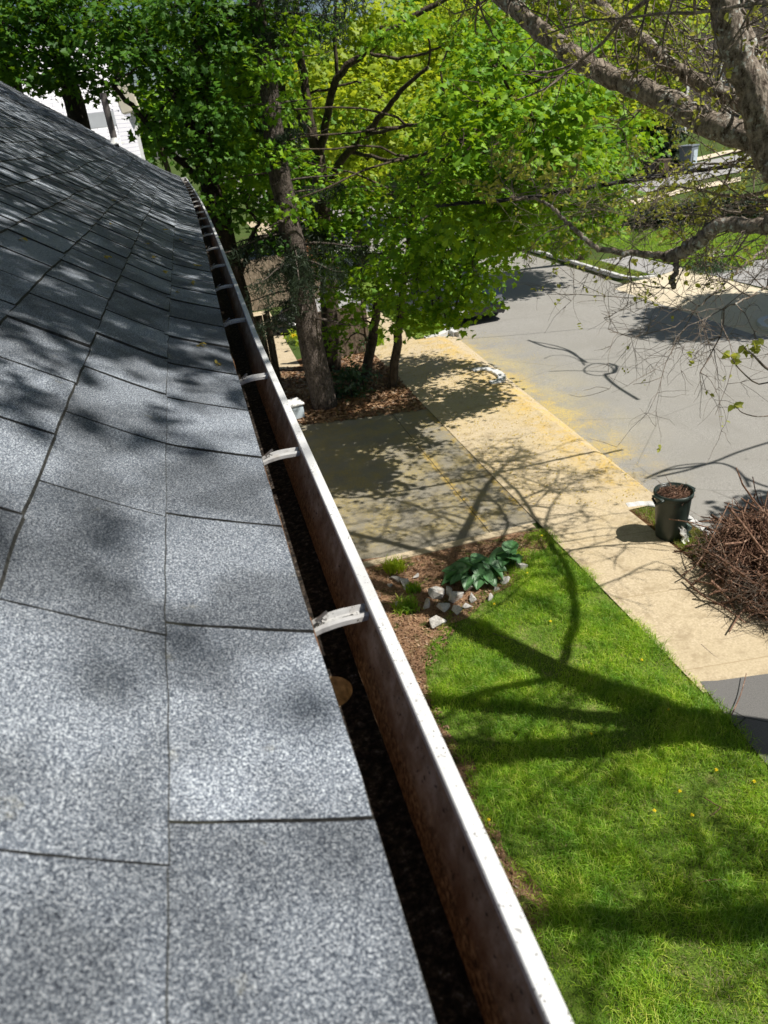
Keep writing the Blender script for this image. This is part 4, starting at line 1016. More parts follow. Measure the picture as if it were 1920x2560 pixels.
tree('maple_tree', 'big forked maple with wide open limbs behind the spruce', 'maple tree', gnd(718, 803),
     [(T3, .26, .16), (pl((687, 338), (665, 285), (628, 225), (592, 165), Y0=19, Y1=18.4), .10, .05), (pl((684, 340), (668, 260), (655, 160), (644, 60), (632, -60), Y0=19, Y1=18.8), .13, .06),
      (pl((690, 335), (706, 260), (728, 170), (790, 112), (850, 62), (960, 0), (1060, -60), Y0=19, Y1=17.0), .10, .04), (pl((700, 430), (732, 355), (790, 292), (832, 240), (872, 190), (925, 145), Y0=19.1, Y1=16.6), .10, .035),
      (pl((728, 170), (724, 90), (728, -10), Y0=18.7, Y1=18.4), .05, .03), (pl((790, 292), (850, 278), (920, 262), (1010, 235), (1110, 200), Y0=18.2, Y1=12.8), .045, .02), (pl((760, 330), (840, 345), (920, 330), (1000, 300), (1090, 290), Y0=18.6, Y1=12.8), .045, .02),
      (pl((790, 112), (850, 125), (910, 118), (960, 95), Y0=18.3, Y1=17.4), .04, .02), (pl((670, 200), (760, 180), (780, 178), Y0=18.9, Y1=18.2), .03, .015)],
     bl((1050, 220, 11.4, .72), (1150, 250, 10.4, .68), (1250, 260, 13.2, .82), (1310, 330, 13.0, .66), (1355, 275, 13.8, .52), (1210, 350, 10.2, .62), (1290, 400, 13.3, .56), (1120, 330, 11.4, .7), (1000, 310, 10.8, .52), (1180, 150, 12.6, .7), (1070, 120, 12.4, .62), (1240, 190, 10.4, .52), (980, 180, 12.5, .42), (940, 260, 12.5, .38), (1340, 350, 13.6, .44),
        (1210, 300, 12, .6), (1100, 200, 13.5, .7), (1160, 380, 12.6, .6), (1280, 330, 11.4, .5), (572, 130, 15.8, .45), (600, 235, 15.8, .26), (640, 430, 15.8, .3), (556, 320, 15.8, .34), (615, 330, 15.7, .2), (640, 60, 15.8, .4),
        (560, 90, 17.6, .75), (600, 200, 18, .6), (545, 260, 17.6, .7), (560, 370, 17.6, .65), (640, 440, 18, .45), (520, 180, 17.6, .7), (620, 60, 18, .6), (700, 40, 18, .5), (600, 20, 18, .6), (820, 60, 17.5, .4), (760, 260, 18.3, .4), (880, 350, 17, .5), (580, 460, 18, .5), (900, 40, 16, .45), (1000, 60, 15, .5), (1100, 40, 14, .5)), dens=82)
# tall trunk right behind the far end of the gutter, forking above the roof line
T5 = pl((520, 690), (478, 500), (452, 405), Y0=17.0, Y1=17.0)
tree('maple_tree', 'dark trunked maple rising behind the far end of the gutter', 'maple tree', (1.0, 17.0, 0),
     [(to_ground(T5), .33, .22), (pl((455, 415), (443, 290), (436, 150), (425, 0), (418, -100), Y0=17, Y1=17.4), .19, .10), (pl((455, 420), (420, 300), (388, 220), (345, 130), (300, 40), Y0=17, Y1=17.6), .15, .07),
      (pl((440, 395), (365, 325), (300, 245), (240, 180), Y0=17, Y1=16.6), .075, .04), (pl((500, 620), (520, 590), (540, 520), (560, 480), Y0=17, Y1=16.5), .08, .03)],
     bl((430, 430, 16, .45), (500, 330, 16, .6), (420, 330, 16, .55), (480, 220, 16, .7), (380, 200, 16.4, .65), (320, 120, 16.4, .75), (430, 100, 16.2, .8), (500, 40, 16.4, .8), (370, 20, 16.6, .8), (260, 40, 16.8, .8), (540, 420, 16.4, .5), (500, 450, 16.3, .35), (330, 260, 16.6, .5), (270, 130, 16.8, .6), (410, 260, 16.6, .5), (545, 20, 16.8, .6), (560, 520, 16.5, .3)), leafm='leaf_shaded', barkm='bark_dark', dens=64)
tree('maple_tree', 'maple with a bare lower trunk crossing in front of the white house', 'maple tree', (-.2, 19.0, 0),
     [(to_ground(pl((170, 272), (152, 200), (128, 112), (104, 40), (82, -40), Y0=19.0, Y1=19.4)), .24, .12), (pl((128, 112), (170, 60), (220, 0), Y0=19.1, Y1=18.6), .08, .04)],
     bl((130, 150, 18, .6), (200, 150, 18, .55), (90, 60, 18, .9), (190, 60, 17.8, .85), (60, 150, 18, .6), (120, 20, 18, .9), (250, 90, 17.6, .7), (30, 60, 18, .8), (215, 180, 18, .25), (100, 180, 18.2, .32), (160, 180, 18.1, .26), (240, 10, 17.8, .8)), leafm='leaf_shaded', barkm='bark_dark', dens=58)
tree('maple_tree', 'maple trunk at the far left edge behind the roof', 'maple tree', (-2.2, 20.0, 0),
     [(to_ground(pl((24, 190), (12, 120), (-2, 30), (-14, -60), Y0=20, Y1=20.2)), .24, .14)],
     bl((20, 100, 19, .7), (-40, 80, 19, 1.), (40, 20, 19, 1.0), (-10, 0, 19, 1.1), (70, 110, 19.2, .45), (130, -40, 19, 1.1)), leafm='leaf_shaded', barkm='bark_dark', dens=60)

# spruce: straight trunk, drooping boughs
def spruce():
    root = thing('spruce_tree', 'old spruce with a thick grey trunk and drooping dark boughs', 'spruce tree', gnd(700, 875))
    tr = [gnd(702, 880)] + pl((668, 720), (640, 560), (612, 420), (592, 300), (580, 180), (562, 60), (545, -60), (528, -200), Y0=16.6, Y1=16.9)
    b = MB(); q = refine(tr, 5, .01); b.tube(q, rad(len(q), .30, .11), 14)
    tp = Vector(q[-1]); P, N = [], []
    def bough(p, a, L, droop, dense):
        d = Vector((math.cos(a), math.sin(a), .12)); pts = [p]; n = 9
        for i in range(n):
            d = Vector((d.x, d.y, d.z - droop / n)).normalized() if i < 6 else Vector((d.x, d.y, d.z + .10)).normalized()
            pts.append(pts[-1] + d * (L / n))
        b.tube(pts, rad(len(pts), .028, .006), 5)
        if dense <= 0: return
        for i in range(2, n + 1):
            for sgn in (-1, 1):
                for rep in range(2):
                    c = pts[i]; hang = random.uniform(.18, .75) * dense
                    off = Vector((-math.sin(a) * sgn, math.cos(a) * sgn, 0)) * random.uniform(.03, .3) + Vector((math.cos(a), math.sin(a), 0)) * random.uniform(-.1, .1)
                    m_ = int(30 * hang + 8)
                    t_ = RNG.random(m_)[:, None]
                    path = np.array(c) + np.array(off) * np.minimum(1, t_ * 3) + np.array([0, 0, -hang]) * t_ ** 1.3
                    P.append(path + RNG.normal(size=(m_, 3)) * .03)
                    N.append(RNG.normal(size=(m_, 3)) * np.array([1, 1, .25]))
    zt = [v.z for v in q]
    def tpos(z):
        k = min(range(len(q)), key=lambda i: abs(q[i].z - z)); return Vector(q[k])
    for z in np.arange(1.9, 12.5, .21):
        for r_ in range(2):
            a = random.random() * 6.283
            if 4.3 < z < 7.6: bough(tpos(z), a, random.uniform(.5, 1.6), .3, 0 if random.random() < .72 else .5)
            elif z <= 4.3: bough(tpos(z), a, random.uniform(.8, 1.6), .55, (.7 if random.random() < .45 else 0) if z > 2.3 else 0)
            else: bough(tpos(z), a, random.uniform(1.4, 2.8), .55, 1.0)
    for a in (-2.7, -2.2, -1.7, 3.0, -.6, -1.2): bough(tpos(3.2 + random.random() * .8), a, 1.9, .5, 1.)
    for a in (-.9, -.5, -.1, -1.3, .2): bough(tpos(8.6 + random.random() * 1.5), a, 3.0, .5, 1.15)
    P = np.concatenate(P); N = np.concatenate(N)
    leaves('crown', P, N, .13 * (.7 + .6 * RNG.random(len(P))), 'needle', root, 'needle'); b.build('trunk', 'bark_spruce', root, True)
spruce()

# bare street tree on the right: limbs, twigs, opening buds
def bare_tree():
    root = thing('street_tree', 'old bare street tree with lichen on its limbs and opening buds', 'street tree', (6.27, 3.3, 0))
    b = MB(); tw = MB(); tips = []
    F = Vector((6.22, 3.35, 4.0)); F2 = at(1672, 352, 6.0)
    A = [F2] + pl((1640, 308), (1565, 282), (1495, 246), (1425, 212), (1350, 178), (1279, 147), (1210, 100), (1140, 43), (1072, -17), (1000, -80), Y0=6.2, Y1=8.6)
    Cc = pl((1650, 300), (1619, 233), (1565, 204), (1510, 179), (1452, 146), (1419, 113), (1382, 77), (1327, 40), (1287, 0), (1230, -60), Y0=6.25, Y1=8.6)
    D = [F2] + pl((1645, 262), (1618, 172), (1584, 92), (1560, 10), (1530, -90), (1490, -200), Y0=6.05, Y1=6.3)
    Bl = [Vector((5.65, 4.4, 4.55)), Vector((4.9, 4.35, 4.7)), at(1700, 476, 4.4), at(1659, 488, 4.5), at(1590, 484, 4.7), at(1545, 492, 4.8), at(1510, 520, 4.9), at(1480, 540, 5.0), at(1440, 556, 5.1)]
    Bl2 = [at(1445, 555, 5.1), at(1385, 550, 5.3), at(1330, 546, 5.4), at(1280, 532, 5.5), at(1245, 500, 5.6), at(1215, 470, 5.7), at(1185, 442, 5.8), at(1150, 428, 5.9), at(1110, 432, 6.0)]
    Bl3 = [at(1458, 556, 5.05), at(1462, 580, 5.0), at(1450, 605, 4.98), at(1456, 622, 4.95)]
    E_ = [Vector((5.65, 4.4, 4.6)), Vector((6.3, 5.6, 4.45)), Vector((6.62, 6.75, 4.4)), Vector((6.85, 7.8, 4.5)), Vector((7.2, 8.8, 4.9)), Vector((7.4, 9.8, 5.3))]
    E2 = [Vector((6.62, 6.75, 4.4)), Vector((6.9, 7.3, 4.7)), Vector((7.5, 7.9, 5.0)), Vector((8.3, 8.4, 5.3))]
    G = [F2 + Vector((.12, -.05, -.05)), Vector((5.75, 6.95, 5.35)), Vector((6.75, 8.0, 5.75)), Vector((7.6, 8.6, 6.3)), Vector((8.6, 9.0, 7.0))]
    G2 = [Vector((5.75, 6.95, 5.35)), Vector((5.6, 7.5, 6.3)), Vector((5.2, 8.2, 7.4)), Vector((4.6, 8.6, 8.4)), Vector((3.8, 9.0, 9.3))]
    P2 = [F, Vector((5.9, 2.9, 6)), Vector((5.5, 2.7, 7.6)), Vector((4.9, 2.6, 9)), Vector((4.2, 2.2, 10.5))]
    H = [Vector((6.27, 3.25, 2.5)), Vector((6.32, 1.7, 3.9)), Vector((6.2, .95, 5.5)), Vector((6.05, .75, 7.4)), Vector((5.6, .6, 9.2)), Vector((4.9, .4, 10.6))]
    Q = [Vector((5.5, 2.7, 7.6)), Vector((4.3, 3.2, 8.6)), Vector((3.0, 3.4, 9.2)), Vector((1.8, 3.2, 9.7)), Vector((.6, 3.4, 10.1))]  # Q limbs: unseen high branches added to cast twig shade on the roof
    Q2 = [Vector((5.9, 2.9, 6)), Vector((4.9, 3.4, 6.9)), Vector((3.9, 4.0, 7.8)), Vector((2.8, 4.8, 8.7)), Vector((1.7, 6.0, 9.4)), Vector((.6, 7.4, 9.8))]
    Q3 = [Vector((4.9, 2.6, 9)), Vector((3.6, 2.2, 9.6)), Vector((2.4, 1.9, 9.8)), Vector((1.2, 2.2, 10)), Vector((.2, 2.8, 10.1))]
    Q8 = [Vector((3.0, 3.4, 9.2)), Vector((2.5, 2.5, 9.5)), Vector((1.9, 1.5, 9.7)), Vector((1.2, 1.0, 9.9))]
    Q9 = [Vector((2.8, 4.8, 8.7)), Vector((1.8, 4.4, 9.0)), Vector((.8, 4.6, 9.3)), Vector((-.3, 5.2, 9.5))]
    Q4 = [Vector((4.9, 2.6, 9)), Vector((3.8, 4.6, 9.6)), Vector((2.8, 6.6, 9.9)), Vector((1.9, 8.4, 10)), Vector((1.0, 9.9, 10))]
    Q5 = [Vector((3.8, 9.0, 9.3)), Vector((2.6, 9.8, 9.9)), Vector((1.4, 10.6, 10.2)), Vector((.4, 11.6, 10.4))]
    Q6 = [Vector((5.2, 8.2, 7.4)), Vector((4.3, 9.3, 8.8)), Vector((3.2, 10.8, 9.8)), Vector((2.0, 12.2, 10.5))]
    Mm = [F, Vector((5.6, 3.7, 5.0)), Vector((5.0, 4.0, 6.0)), Vector((4.3, 4.4, 7.1)), Vector((3.5, 4.6, 8.2))]  # unseen limb added to widen the dark shadow on the lawn
    K4 = [F2, at(1690, 345, 7.0), at(1610, 362, 7.6), at(1520, 352, 8.2), at(1440, 372, 8.6)]
    K5 = [F2, at(1690, 440, 6.6), at(1600, 458, 7.0), at(1520, 446, 7.4), at(1455, 462, 7.8)]
    Kk = [F2 + Vector((.05, .05, -.1)), at(1672, 405, 7.5), at(1600, 424, 8.3), at(1520, 412, 9.0), at(1445, 402, 9.6), at(1400, 420, 10)]
    K2 = [Vector((6.3, 5.6, 4.45)), at(1690, 520, 7.4), at(1640, 548, 7.3), at(1600, 578, 7.2), at(1560, 618, 7.1), at(1500, 672, 7.0)]
    K3 = [Vector((6.3, 5.6, 4.45)), at(1720, 590, 6.6), at(1659, 618, 6.2), at(1630, 636, 6.1), at(1590, 655, 6.0), at(1560, 668, 5.9)]
    tr = [Vector((6.35, 3.25, -.05)), Vector((6.3, 3.25, .8)), Vector((6.28, 3.28, 2.4)), F]
    limbs = [(tr, .34, .25), ([F, Vector((5.65, 4.4, 4.55)), F2], .20, .165), (A, .125, .072), (Cc, .078, .048), (D, .14, .09), (Bl, .055, .048), (Bl2, .026, .008), (Bl3, .022, .018), (G, .085, .035), (G2, .07, .03),
             (P2, .17, .06), (H, .16, .06), (Kk, .030, .010), (K2, .022, .008), (K3, .016, .006), (Q, .07, .02), (Q2, .08, .02), (Q3, .06, .02), (Q8, .04, .015), (Q9, .05, .02), (Q4, .07, .02), (Q5, .05, .02), (Q6, .06, .02), (Mm, .12, .04), (K4, .022, .006), (K5, .020, .006), (E_, .055, .02), (E2, .03, .012)]
    def twig(p, d, L, r, lvl, droop):
        n = 5 if lvl < 2 else 4; pts = [Vector(p)]; d = Vector(d).normalized()
        for i in range(n):
            d = (d + Vector([random.gauss(0, .20) for _ in range(3)]) + Vector((0, 0, droop))).normalized(); pts.append(pts[-1] + d * (L / n))
        (b if r > .018 else tw).tube(pts, rad(len(pts), r, r * .5), 6 if r > .02 else (5 if lvl < 2 else 4), False)
        if lvl >= 3 or L < .12: tips.append(pts[-1]); return
        for k in range({1: 6, 2: 5}.get(lvl, 3)):
            i = random.randint(1, n); q = pts[i]; dd = (pts[i] - pts[i - 1]).normalized()
            nd = dd * .7 + Vector([random.gauss(0, .6) for _ in range(3)]); twig(q, nd, L * random.uniform(.32, .62), max(.0022, r * .5), lvl + 1, droop)
        if lvl == 2: tips.append(pts[-1])
    for li, (pts, r0, r1) in enumerate(limbs):
        q = refine(pts, 6, .008); rr = [x * random.uniform(.96, 1.05) for x in rad(len(q), r0, r1)]
        b.tube(q, rr, 16)
        if li < 2: continue
        Ltot = sum((q[i + 1] - q[i]).length for i in range(len(q) - 1)); step = .20 if (li > 8 and q[-1].z > 9.0) else .22 if li in (5, 6, 7) else (.22 if (li in (2, 3, 12, 13, 14) or pts is K4 or pts is K5) else .36)
        acc = 0
        for i in range(3, len(q)):
            acc += (q[i] - q[i - 1]).length
            while acc > step:
                acc -= step
                d = (q[i] - q[i - 1]).normalized(); side = d.cross(Vector([random.gauss(0, 1) for _ in range(3)])).normalized()
                if li in (5, 6, 7):
                    dr = random.choice((-.16, -.10, -.06, .07)); L = random.uniform(.18, .52); side.z = -abs(side.z) if dr < 0 else abs(side.z)
                elif li in (12, 13, 14) or pts is K4 or pts is K5: dr = random.choice((.04, -.08)); L = random.uniform(.25, .8)
                elif li in (2, 3, 4): dr = random.choice((.10, .08, -.04)); L = random.uniform(.4, 1.3); side.z = abs(side.z) if dr > 0 else side.z
                else: dr = random.choice((.05, .0, -.03)); L = random.uniform(.8, 2.0)
                twig(q[i], side + d * .5, L, random.uniform(.0035, .007) if li in (5, 6, 7) else random.uniform(.004, .009) if (li in (12, 13, 14) or pts is K4 or pts is K5) else random.uniform(.006, .012) if li in (2, 3) else random.uniform(.012, .026), 1, dr)
        for k in range(2 if li in (5, 7) else 4): twig(q[-1], (q[-1] - q[-3]) + Vector([random.gauss(0, .05) for _ in range(3)]), random.uniform(.8, 1.7) * (.28 if li in (5, 6, 7) else 1), .005 if li in (5, 6, 7) else min(r1 * .7, .03), 1, .0)
    # a fine low twig reaching in front of the street, with unfolding leaves
    fl = [at(1760, 850, 2.75), at(1690, 812, 2.65), at(1655, 795, 2.62), at(1628, 768, 2.6), at(1608, 752, 2.6)]
    tw.tube(refine([Vector((5.6, 4.2, 4.6)), Vector((4.0, 3.4, 4.4)), Vector((3.0, 2.9, 4.4))] + fl, 4), rad(29, .012, .0028), 6)
    tw.tube(refine([fl[1], at(1640, 830, 2.64), at(1600, 800, 2.6), at(1585, 780, 2.58), at(1578, 768, 2.58)], 3), rad(13, .004, .002), 5)
    tw.tube(refine([fl[0], at(1690, 890, 2.7), at(1640, 900, 2.66), at(1605, 892, 2.6), at(1594, 882, 2.6)], 3), rad(13, .004, .002), 5)
    for (x0, y0, x1, y1, x2, y2) in ((1675, 560, 1600, 640, 1545, 700), (1690, 480, 1672, 600, 1660, 660)):
        pass
    def roof_hit(x, y):
        r = ray(x, y); k = .60 / (-r[2] + .0) if r[2] < 0 else 99
        den = r[2] + .64 * r[0]                                   # plane of the roof slope: z = eave - .64 x
        t_ = (5.17 - CAM_H) / den if abs(den) > 1e-6 else k
        return Vector((r[0] * t_, r[1] * t_, CAM_H + r[2] * t_))
    shade_sprays = []  # unseen leaf sprays, added sunward of roof spots to shade them
    nodes = [Vector(p) for li, (pts, a_, b_) in enumerate(limbs) if li > 8 for p in pts if p.z > 8]
    for (x, y, dz, w_, n_) in [(60, 680, 4.4, .16, 40), (150, 712, 4.3, .14, 38), (240, 735, 4.4, .14, 38), (330, 695, 4.5, .13, 34), (425, 735, 4.4, .10, 28), (120, 655, 4.5, .17, 44), (475, 720, 4.3, .08, 24), (380, 655, 4.6, .15, 40), (250, 628, 4.7, .18, 48), (30, 745, 4.4, .15, 40), (310, 772, 4.4, .10, 26), (440, 668, 4.6, .10, 30), (60, 610, 4.8, .18, 50), (180, 590, 4.8, .18, 50), (320, 590, 4.8, .16, 46), (420, 600, 4.7, .12, 36),
                               (140, 1205, 7.0, .07, 6), (430, 985, 6.5, .08, 6), (235, 950, 6., .11, 8), (80, 1110, 7.0, .07, 5), (420, 1480, 8.5, .06, 5), (90, 900, 5.5, .13, 8)]:
        h_ = roof_hit(x, y); c_ = h_ + Vector((.577 * dz, -.35 * dz, dz)); nd = min(nodes, key=lambda p: (p - c_).length)
        mid = (nd + c_) / 2 + Vector((random.gauss(0, .1), random.gauss(0, .1), .15)); tw.tube(refine([nd, mid, c_], 3, .02), rad(7, .014, .005), 5)
        e = np.array(c_) + RNG.normal(size=(n_, 3)) * np.array([w_ * 1.5, w_ * .8, w_ * .5]); shade_sprays.append(e)
        for k in range(0, n_, 5): tw.tube([c_, Vector(e[k])], [.004, .002], 3)
    shade_sprays = np.concatenate(shade_sprays)
    tt = np.array(tips); sel = tt[RNG.random(len(tt)) < np.where((tt[:, 1] < 7.4) & (tt[:, 2] < 5.0), .03, .38)]
    P = np.repeat(sel, 4, 0) + RNG.normal(size=(len(sel) * 4, 3)) * .022; N = RNG.normal(size=P.shape) + np.array([0, 0, .8])
    sz = .034 + .03 * RNG.random(len(P))
    ex = [(1578, 768), (1592, 764), (1606, 752), (1634, 756), (1584, 786), (1586, 882), (1594, 878), (1632, 750), (1570, 764), (1640, 745), (1612, 760)]
    Pe = np.concatenate([np.array([np.array(at(x + random.gauss(0, 4), y + random.gauss(0, 4), 2.6 + random.gauss(0, .01))) for _ in range(3)]) for x, y in ex])
    Ne = RNG.normal(size=Pe.shape) * .6 + np.array([-.2, -.5, .8])
    hi = tt[(tt[:, 2] > 8.3)]; yr_ = hi[:, 1] + .35 * (hi[:, 2] - 5.3); hi = hi[RNG.random(len(hi)) < np.where(yr_ < 2.1, .10, np.where(yr_ < 2.7, .4, .62))]
    Ph = np.repeat(hi, 8, 0) + RNG.normal(size=(len(hi) * 8, 3)) * .08; Nh = RNG.normal(size=Ph.shape) + np.array([0, 0, .8])  # extra leaves on unseen high twigs, added to dapple the roof
    P = np.concatenate([P, Ph, shade_sprays]); N = np.concatenate([N, Nh, RNG.normal(size=shade_sprays.shape) * .6 + np.array([.2, -.1, .8])]); sz = np.concatenate([sz, .075 + .04 * RNG.random(len(Ph)), .09 + .05 * RNG.random(len(shade_sprays))])
    leaves('crown', np.concatenate([P, Pe]), np.concatenate([N, Ne]), np.concatenate([sz, .035 + .015 * RNG.random(len(Pe))]), 'leaf_bud', root, 'oval')
    b.build('trunk', 'bark_bare', root, True); tw.build('twigs', 'twig', root, True)
bare_tree()

# street trees out of frame on the far side whose shade falls on the road
tree('maple_tree', 'leafy maple on the far verge shading the road edge', 'maple tree', (17.8, 14.6, 0),
     [([Vector((17.8, 14.6, -.05)), Vector((17.7, 14.7, 3)), Vector((17.5, 14.9, 6)), Vector((17.3, 15, 8))], .25, .1)],
     [((17.6, 15.2, 6.8), 1.6), ((16.2, 15.4, 6.2), 1.1), ((17.2, 16.2, 5.6), .9), ((16.6, 14.4, 5.8), .9), ((18.6, 16, 7), 1.5), ((18.5, 14, 6.6), 1.5), ((17.4, 14.4, 8.4), 1.4), ((19.6, 15.2, 7), 1.4), ((17.0, 16.3, 7.2), 1.0)], dens=80, size=.2, twigp=.0)
tree('maple_tree', 'leafy maple over the road, its shade beside the brush pile', 'maple tree', (14.6, 4.6, 0),
     [([Vector((14.6, 4.6, -.05)), Vector((14.2, 4.8, 3)), Vector((13.4, 5.2, 5.4)), Vector((12, 5.6, 6.6)), Vector((11, 6, 6.9))], .25, .07)],
     [((11.2, 5.9, 6.4), .75), ((10.9, 6.2, 5.9), .6), ((12.4, 5.4, 6.6), .9), ((13.6, 5.0, 7.2), 1.3), ((11.7, 5.1, 6.5), .7), ((14.8, 4.6, 7.6), 1.5), ((10.6, 5.4, 6.2), .55)], dens=70, size=.16, twigp=.0)

# ------------------------------------------------------------------ background trees
BG = [(760, 250, 30, 1.7), (820, 200, 31, 1.6), (880, 290, 30, 1.4), (760, 360, 30, 1.5), (860, 130, 33, 2.0), (700, 160, 32, 1.6), (940, 220, 32, 1.6), (790, 60, 34, 2.2), (960, 80, 34, 2.2)]
tree('broadleaf_tree', 'sunlit yellow green tree seen through the gap between the maple limbs', 'tree', (3.6, 31, 0), [([Vector((6.6, 31, 0)), Vector((6.6, 31, 3)), at(820, 250, 31), at(830, 90, 33)], .25, .1)], bl(*BG), leafm='leaf_yellow', dens=24, per=16, size=.26, spread=.4, twigp=.05)
tree('broadleaf_tree', 'pale yellow green tree behind the bare limbs at the top', 'tree', (14.5, 27.6, 0), [([Vector((14.5, 27.6, -.05)), Vector((14.45, 27.3, 2)), Vector((14.2, 26.4, 4.4)), at(1330, 150, 24), at(1310, 20, 23.5)], .24, .09)],
     bl((1260, 60, 23, 1.3), (1340, 120, 23, 1.25), (1420, 60, 23, 1.4), (1440, 90, 23.5, .9), (1380, 10, 23, 1.4), (1190, 20, 23, 1.3), (1310, 200, 22.5, .95), (1410, 190, 23, .95), (1490, -20, 24, 1.1), (1240, -60, 23, 1.6), (1460, -50, 24, 1.6), (1360, 230, 22.5, .6), (1250, 140, 22.5, 1.0), (1200, 110, 22, .9)), leafm='leaf_yellow', dens=44, per=13, size=.19, spread=.28, twigp=.08)
tree('conifer_tree', 'dark evergreen in shadow above the grey bins', 'conifer', (19.5, 38, 0), [([Vector((21.8, 40, 1.6)), at(1395, 330, 40), at(1385, 150, 40)], .2, .06)],
     bl((1400, 345, 39, 1.3), (1370, 300, 39, 1.3), (1430, 290, 39, 1.2), (1390, 240, 39, 1.3), (1350, 350, 38, 1.0), (1440, 340, 39, .9), (1340, 270, 39, 1.2)), leafm='needle', barkm='bark_dark', dens=34, per=16, size=.34, spread=.3, twigp=.05, shape='oval')
k = 0
for (x, y, Y, r, lm, lb) in [(1120, 300, 46, 3.6, 'leaf', 'tall green tree far behind the maple leaves at the right'), (980, 160, 44, 4., 'leaf', 'tall green tree far behind the maple fork'), (640, 250, 42, 3.2, 'leaf_shaded', 'shaded tree far behind the spruce trunk'),
                           (540, 180, 40, 3.2, 'leaf', 'green tree far behind the gap left of the spruce'), (420, 160, 38, 3.2, 'leaf_shaded', 'dark tree behind the forked trunk past the roof'), (330, 260, 36, 1.8, 'leaf', 'low green tree right of the white house'),
                           (620, 420, 38, 2.0, 'leaf_shaded', 'shaded low tree behind the garden fence'), (1010, 420, 44, 2.4, 'leaf', 'green tree far up the street behind the parked car'), (560, 330, 38, 2.2, 'leaf', 'mid green tree behind the fence line'),
                           (1230, 380, 44, 2.4, 'leaf_yellow', 'yellow green bush like tree up the street'), (1000, 20, 46, 3.6, 'leaf_yellow', 'tall yellow green tree at the top behind the maple'), (1600, 20, 50, 4., 'leaf', 'tall tree behind the dark brown house')]:
    c = at(x, y, Y); g0 = terrain(c.x, Y)
    bb = [(tuple(c + Vector((random.gauss(0, .55) * r, random.gauss(0, .4) * r, random.gauss(0, .5) * r))), r * random.uniform(.4, .6)) for _ in range(9)]
    tree('broadleaf_tree', lb, 'tree', (c.x, Y, g0), [([Vector((c.x, Y, g0 - .05)), Vector((c.x + .2, Y, (g0 + c.z) / 2)), c], .22, .08)], bb, leafm=lm, dens=16, per=14, size=.34, spread=.45, twigp=.05, shape='oval')
# copper leaved young tree by the fence, shrubs, hedge
tree('copper_beech', 'small tree with copper brown leaves in front of the pale fence', 'tree', (2.6, 24, 0), [([Vector((2.6, 24, 0)), Vector((2.62, 24, 1)), at(665, 540, 24)], .04, .015)],
     bl((640, 540, 24, .42), (668, 530, 24.2, .35), (690, 560, 24, .3), (705, 572, 24, .25), (655, 515, 24, .3)), leafm='leaf_copper', dens=90, per=10, size=.10, spread=.12)
def shrub(name, label, blobs, mat, size, dens, cat='shrub', per=12, spread=.12):
    c = blobs[0][0]; root = thing(name, label, cat, (c[0], c[1], max(0, terrain(c[0], c[1])))); P, N, C = blob_leaves(blobs, dens, per, spread, .6)
    k_ = P[:, 2] > terrain(c[0], c[1]) + .02
    leaves('foliage', P[k_], N[k_], size * (.6 + .7 * RNG.random(k_.sum())), mat, root, 'oval'); b = MB()
    for c_, r in blobs: b.tube([Vector((c_[0], c_[1], terrain(c_[0], c_[1]) - .02)), Vector(c_)], [.03, .012], 5)
    b.build('stem', 'bark_dark', root, True); return root
shrub('shrub', 'dark glossy shrub at the foot of the spruce', [((2.9, 16.7, .42), .42), ((3.25, 16.9, .35), .32), ((2.6, 16.9, .36), .3), ((3.1, 17.2, .5), .35)], 'bush', .10, 130)
shrub('shrub', 'variegated shrub at the end of the dark fence', [((4.2, 20.3, .35), .3), ((4.25, 20.4, .6), .26)], 'bush', .07, 160)
shrub('shrub', 'light green flower bed plants by the garden path', [((2.55, 22.6, .25), .38), ((2.95, 22.4, .22), .36), ((2.75, 22.0, .18), .3), ((3.3, 22.4, .2), .3)], 'leaf_yellow', .11, 90)
flower('tulip', tuple(gnd(640, 760)), 'single yellow tulip in the bed by the garden path', 'tulip', None, 'yellow', .09, .5)
hd = [hit(1335, 500), hit(1420, 494), hit(1520, 484), hit(1620, 474), hit(1730, 462)]
for i in range(len(hd) - 1):
    p, q = hd[i], hd[i + 1]; lbs = ['dark hedge section nearest the maple leaves', 'dark hedge section below the wires', 'dark hedge section under the brown house window', 'dark hedge section at the right frame edge']
    bb = [(tuple(p + (q - p) * u + Vector((random.gauss(0, .1), .3 + .4 * v, .25 + .35 * w))), .48) for u in (.0, .2, .4, .6, .8, 1.) for v in (0, 1) for w in (0, 1)]
    shrub('hedge', lbs[i], bb, 'needle', .16, 70, 'hedge', 14, .2)
# daffodils on the far lawn edge
for (x, y) in [(1520, 562), (1546, 556), (1550, 550), (1558, 546), (1540, 552), (1562, 556), (1530, 560), (1556, 562)]:
    p = hit(x, y + 16); flower('daffodil', tuple(p + Vector((random.gauss(0, .1), random.gauss(0, .1), 0))), 'white daffodil in the clump at the far lawn edge', 'daffodil', 'daffodils on the far lawn edge', 'white_petal', .085, .35)
c = hit(1540, 585); clump('daffodil_leaves', 'dark green clump of daffodil leaves on the far lawn edge', 'plant', tuple(c), 700, .4, .02, 'bush', .8, .42)
c = hit(1580, 577); clump('daffodil_leaves', 'broad leaved clump right of the white daffodils', 'plant', tuple(c), 300, .4, .05, 'grass', .9, .3)

